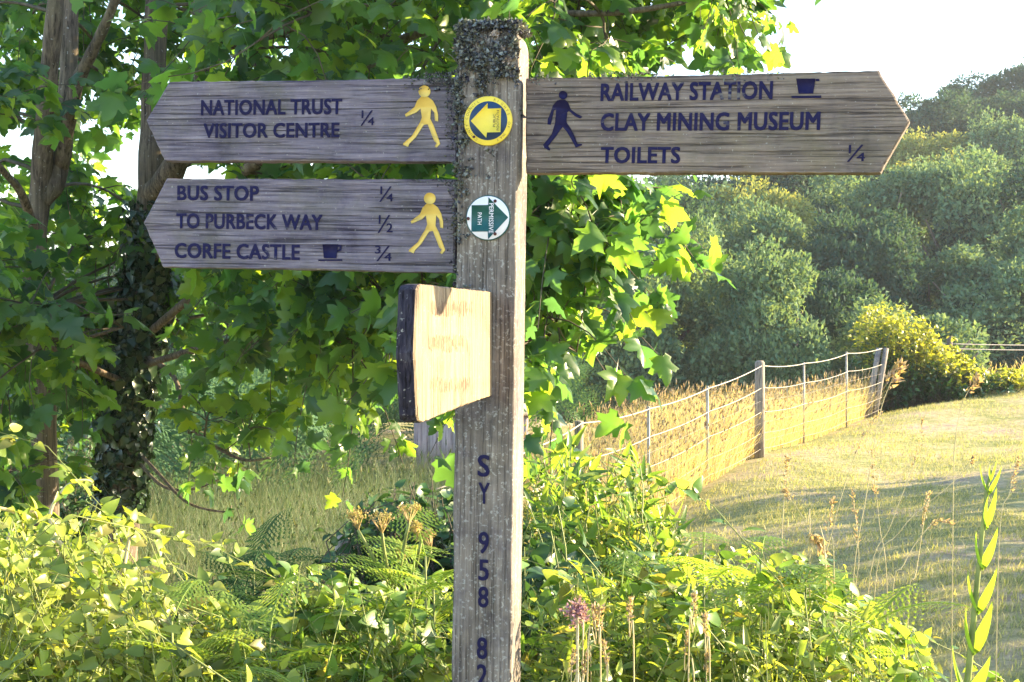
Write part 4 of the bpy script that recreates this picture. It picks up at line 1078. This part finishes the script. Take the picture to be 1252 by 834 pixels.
# short grey post in the shrubs
g = at(420, 700, 4.0); g.z = gz(g.x, g.y)
B = Buf(); tp = at(419, 655, 4.0); B.tube([(0, 0, -0.05), (0.005, 0, 0.4), Vector(tp) - g - Vector((0, 0, 0.015)), Vector(tp) - g], [0.026, 0.026, 0.025, 0.016], 10)
o = B.build('stump_post', M['fence_wood']); o.location = g; tag(o, 'short pale grey stake standing behind the hogweed umbels', 'stake')

# tall grass stems in front of the mown grass
def grass_stem(pts, d, head, hs, label, group, r=0.0017, mat='straw', foot=True, leaf=2):
    P = [at(x, y, d + 0.01 * i) for i, (x, y) in enumerate(pts)]
    b = Vector((P[0].x, P[0].y, gz(P[0].x, P[0].y))) if foot else P[0]
    root = thing('grass_stem', label, 'grass stem', b, group)
    P = [b] + P if (P[0] - b).length > 0.05 else P
    fine = []
    for i in range(len(P) - 1):
        p0 = P[max(0, i - 1)]; p1 = P[i]; p2 = P[i + 1]; p3 = P[min(len(P) - 1, i + 2)]
        for k in range(6):
            t = k / 6; fine.append(0.5 * ((2 * p1) + (p2 - p0) * t + (2 * p0 - 5 * p1 + 4 * p2 - p3) * t * t + (3 * p1 - p0 - 3 * p2 + p3) * t ** 3))
    fine.append(P[-1])
    B = Buf(); B.tube(fine, np.linspace(r, r * 0.4, len(fine)), 4, False)
    B.build('stem', M[mat], root, b)
    if head > 0:
        n = int(head * 70 * hs) + 30; m = len(fine); k0 = max(1, int(m * (1 - head)))
        u = k0 + (m - 1 - k0) * rng.random(n); fa = np.array([tuple(p) for p in fine])
        pos = np.stack([np.interp(u, np.arange(m), fa[:, k]) for k in range(3)], 1)
        ax = unit(fa[-1] - fa[k0]); w = 0.006 * hs * (1.1 - (u - k0) / (m - k0))
        off = unit(rng.normal(0, 1, (n, 3))) * w[:, None]
        H = Buf(); H.leaves(WIL, pos + off * 0.6, unit(ax * 0.9 + unit(off) * 0.6 + [0.1, 0, -0.1]), unit(rng.normal(0, 1, (n, 3))), rng.uniform(0.010, 0.018, n) * min(1.5, hs)); H.build('seed_head', M['seed'], root, b)
GS = 'tall dry grass stems before the mown grass'; LS = 'thin straw coloured grass stem in seed standing before the mown grass'
for pts, head in [([(955, 720), (958, 620), (962, 560)], 0.25), ([(1000, 760), (1020, 640), (1050, 545), (1075, 505)], 0.3), ([(1085, 750), (1075, 640), (1066, 550)], 0.25), ([(1060, 740), (1090, 640), (1120, 560), (1128, 515)], 0.3), ([(1090, 760), (1105, 690), (1140, 640), (1162, 640)], 0.3), ([(1045, 760), (1050, 680), (1042, 600)], 0.3),
                  ([(1068, 740), (1100, 650), (1165, 590), (1190, 560)], 0.1), ([(1220, 700), (1235, 600), (1245, 560)], 0.35), ([(990, 680), (985, 640), (960, 600)], 0.15), ([(1110, 760), (1120, 700), (1135, 600)], 0.2), ([(1020, 720), (1012, 660), (1018, 610)], 0.3)]:
    grass_stem(pts, rng.uniform(2.5, 3.2), head, 0.8, LS, GS)
grass_stem([(1040, 760), (1060, 600), (1075, 510), (1088, 470), (1100, 448)], 3.0, 0.22, 2.6, 'tallest grass stem, with a drooping brown feathery seed head by the leaning fence rails', None)
grass_stem([(1165, 640), (1168, 540), (1178, 490), (1196, 462)], 3.1, 0.18, 1.3, 'grass stem with a pale seed head over the lawn crest below the ridge fence', None)
grass_stem([(1010, 700), (985, 665), (1000, 655), (1010, 690), (1018, 735)], 2.6, 0.5, 1.6, 'grass stem bent over with a drooping pinkish seed head above the brambles', None)
GP, LP = 'pinkish grass heads in the brambles', 'short pinkish brown grass head among the ferns close to the signpost'
for _ in range(12):
    x = rng.uniform(690, 870); y = rng.uniform(715, 800); grass_stem([(x + rng.normal(0, 8), y + 90), (x + rng.normal(0, 5), y + 45), (x, y)], rng.uniform(1.9, 2.3), 0.25, 0.7, LP, GP)
# pink flower head
p = at(706, 750, 2.1); g = Vector((p.x, p.y, gz(p.x, p.y)))
root = thing('pink_flower', 'dusty pink flower head on a straw stem near the signpost foot', 'flower', g)
B = Buf(); B.tube([g, g.lerp(p, 0.6), p], [0.004, 0.003, 0.0025], 5); B.build('stem', M['straw'], root, g)
B = Buf(); q = rng.normal(0, 1, (220, 3)) * [0.008, 0.008, 0.009]; B.leaves(TUFT, np.array(p) + q, unit(q + [0, 0, 0.01]), unit(rng.normal(0, 1, (220, 3))), rng.uniform(0.005, 0.011, 220)); B.build('flower_head', M['pink'], root, g)

# tall plant with opposite lance leaves
base = at(1180, 900, 2.2); base.z = gz(base.x, base.y)
root = thing('lance_leaved_plant', 'tall single plant with pairs of upright bright green lance leaves over the mown grass', 'plant', base)
stem = [base, at(1183, 834, 2.2), at(1192, 740, 2.2), at(1200, 660, 2.2), at(1206, 600, 2.2), at(1212, 575, 2.2)]
B = Buf(); B.tube(stem, [0.007, 0.006, 0.005, 0.004, 0.003, 0.0015], 7); B.build('stem', M['green_twig'], root, base)
BL = tpl_oval(0.14, 0.55, -0.35, 8, 1.0, 0.62)
for (px, py, ln, wd) in ((1184, 860, 0.11, 1.2), (1190, 802, 0.10, 1.2), (1196, 752, 0.095, 1.0), (1201, 698, 0.085, 1.1), (1206, 648, 0.075, 0.9), (1209, 606, 0.055, 0.8), (1211, 590, 0.035, 0.7)):
    a0 = rng.uniform(-0.9, 0.9); ln *= rng.uniform(0.85, 1.1)
    for sd_ in (-1, 1):
        B = Buf(); c = at(px, py, 2.2)
        tip = unit(np.array([[sd_ * 0.6 * math.cos(a0) + 0.1, sd_ * 0.6 * math.sin(a0) - 0.1, 0.85 + 0.15 * sd_]])); nor = unit(np.array([[-sd_ * 0.9, -0.35, 0.45]]))
        tv = BL[0] * [wd, 1, 1]
        B.leaves((tv, BL[1]), np.array([tuple(c)]), tip, nor, np.array([ln])); B.build('leaf', M['lance'], root, base)

# ------------------------------------------------------------------ grass and bracken that nobody could count
rng = np.random.default_rng(10)
def blades(name, pts, hmin, hmax, w, bend, mat, kind='stuff', heads=0.0, wind=(0.15, 0), head_mat=None):
    P = np.array(pts); n = len(P); B = Buf()
    lean = unit(np.array([wind[0], wind[1], 1.0]) + rng.normal(0, 0.22, (n, 3)) * [1, 1, 0.2])
    h = rng.uniform(hmin, hmax, n)
    nor = unit(rng.normal(0, 1, (n, 3)) * [1, 1, 0.15])
    B.leaves(tpl_blade(w, bend, 3), P, lean, nor, h)
    if heads > 0:
        k = rng.random(n) < heads
        Q = P[k] + lean[k] * (h[k] * (1.0 if head_mat else 0.8))[:, None] - nor[k] * (0.0 * h[k])[:, None]
        HB = Buf() if head_mat else B
        HB.leaves(tpl_oval(0.10, 0.6, 0.2, 3), Q, lean[k] + [0.1, 0, 0], nor[k], rng.uniform(0.06, 0.12, k.sum()))
        HB.leaves(tpl_oval(0.10, 0.6, 0.2, 3), Q, lean[k] + [0.1, 0, 0], np.cross(nor[k], lean[k]), rng.uniform(0.06, 0.12, k.sum()))
        if head_mat: tag(HB.build('grass_seed_heads', head_mat), 'pinkish seed heads above the golden grass behind the fence', 'grass', kind='stuff')
    o = B.build(name, mat); tag(o, kind=kind); return o
def fence_side(x, y):      # > 0 on the lawn side
    return (x - 2.68) - 0.53 * (y - 13.7)
pts = []
while len(pts) < 26000:
    y = rng.uniform(7.5, 21); x = rng.uniform(0.0, 5.5); s = fence_side(x, y)
    if -3.2 < s < -0.05 and rng.random() < math.exp(s * 0.35): pts.append((x, y, gz(x, y) - 0.02))
tag(blades('golden_grass', pts, 0.3, 0.74, 0.0065, 0.3, M['golden_grass'], heads=0.10, head_mat=M['red_seed']), 'tall golden seeding grass behind the wire fence', 'grass')
pts = []; dry = []
while len(pts) + len(dry) < 48000:
    y = 6.0 + 10.5 * rng.random() ** 1.1; x = rng.uniform(-6.5, 1.2)
    if fence_side(x, y) < -1.2:
        k = mnoise.noise((x * 0.5, y * 0.5, 2)) * 1.6 + rng.normal(0, 0.7)
        (pts if y + k > 8.0 else dry).append((x, y, gz(x, y) - 0.02))
tag(blades('meadow_grass', pts, 0.2, 0.6, 0.0045, 0.5, M['meadow_grass'], heads=0.04), 'grey green rough meadow grass in the clearing before the bracken', 'grass')
tag(blades('dry_grass', dry, 0.12, 0.4, 0.0045, 0.7, M['dry_grass'], heads=0.03), 'bleached tan dry grass in front of the meadow clearing', 'grass')
pts = []
while len(pts) < 90000:
    y = 3.4 * (24 / 3.4) ** rng.random(); x = rng.uniform(0.4, 11)
    if x > 0.5 * y + 1 or fence_side(x, y) < 0.12: continue
    k = mnoise.noise((x * 0.8, y * 0.8, 0)) + 0.5 * mnoise.noise((x * 3, y * 3, 5))
    if k + rng.normal(0, 0.25) < -0.12: continue
    pts.append((x, y, gz(x, y) - 0.004))
tag(blades('mown_grass', pts, 0.02, 0.06, 0.07, 0.6, M['mown_grass']), 'short mown grass on the rise beside the fence', 'grass')
pts = []
for _ in range(900):
    y = rng.uniform(21, 24.5); x = rng.uniform(6, 11); pts.append((x, y, gz(x, y)))
tag(blades('rough_grass', pts, 0.2, 0.5, 0.02, 0.4, M['golden_grass'], heads=0.2), 'rough sunlit grass along the crest of the rise', 'grass')
def bracken_bed():
    B = Buf(); fr = [frond_arrays(9, 1.0, 0.4, a, 4, 0.25) for a in (0.5, 0.3)]
    for k in range(2):
        n = 900
        y = rng.uniform(13.0, 23, n); x = rng.uniform(-9.5, 1.0, n)
        keep = ~((x > -1.9) & (y < 17.6)); x, y = x[keep], y[keep]; n = len(x)
        z = ground(x, y) + rng.uniform(0.15, 0.95, n)
        a = rng.uniform(0, 6.28, n); tip = np.stack([np.cos(a), 0.6 * np.sin(a) - 0.3, rng.uniform(0.2, 1.0, n)], 1)
        B.leaves(fr[k], np.stack([x, y, z], 1), tip, unit(np.array([0.15, -0.75, 0.75]) + rng.normal(0, 0.3, (n, 3))), rng.uniform(0.5, 1.0, n))
    o = B.build('bracken_bed', M['bracken_bed']); tag(o, 'bed of blue green bracken behind the meadow clearing', 'bracken', kind='stuff')
bracken_bed()

# hedge that throws the evening shade on the near lawn (its shadow is in the photo)
hb = Vector((10.5, 11.2, gz(10.5, 11.2)))
H_ = thing('hedge', 'field hedge whose shadow falls over the near mown grass', 'hedge', hb)
B = Buf(); n = 3400
yy = rng.uniform(8.2, 14.2, n); xx = 10.5 + 0.5 * rng.normal(0, 1, n); top = 2.9 + 0.3 * np.sin(yy * 1.3) + 0.2 * np.sin(yy * 3.7)
zz = rng.uniform(0.05, 1, n) * top
B.leaves(OVAL, np.stack([xx, yy, zz], 1), unit(rng.normal(0, 1, (n, 3))), unit(rng.normal(0, 1, (n, 3))), rng.uniform(0.14, 0.26, n))
B.build('foliage', M['dark_shrub'], H_, hb)
B = Buf()
for i in range(9):
    y = 8.4 + i * 0.66; B.tube([(10.5, y, -0.1), (10.55, y + 0.1, 1.0), (10.5, y + 0.15, 2.0)], [0.05, 0.035, 0.012], 6)
B.build('stem', M['bark'], H_, hb)

# evening haze: even, thin air around the whole place
m, nt, N, L, b = new_mat('evening_haze')
N.remove(b); pv = N.new('ShaderNodeVolumePrincipled'); pv.inputs['Color'].default_value = (0.85, 0.9, 1.0, 1); pv.inputs['Density'].default_value = 0.0006
pv.inputs['Anisotropy'].default_value = 0.0
L.new(pv.outputs[0], N['Material Output'].inputs['Volume'])
B = Buf(); box(B, -720, 720, -80, 1520, -12, 60)
tag(B.build('haze', m), kind='stuff')
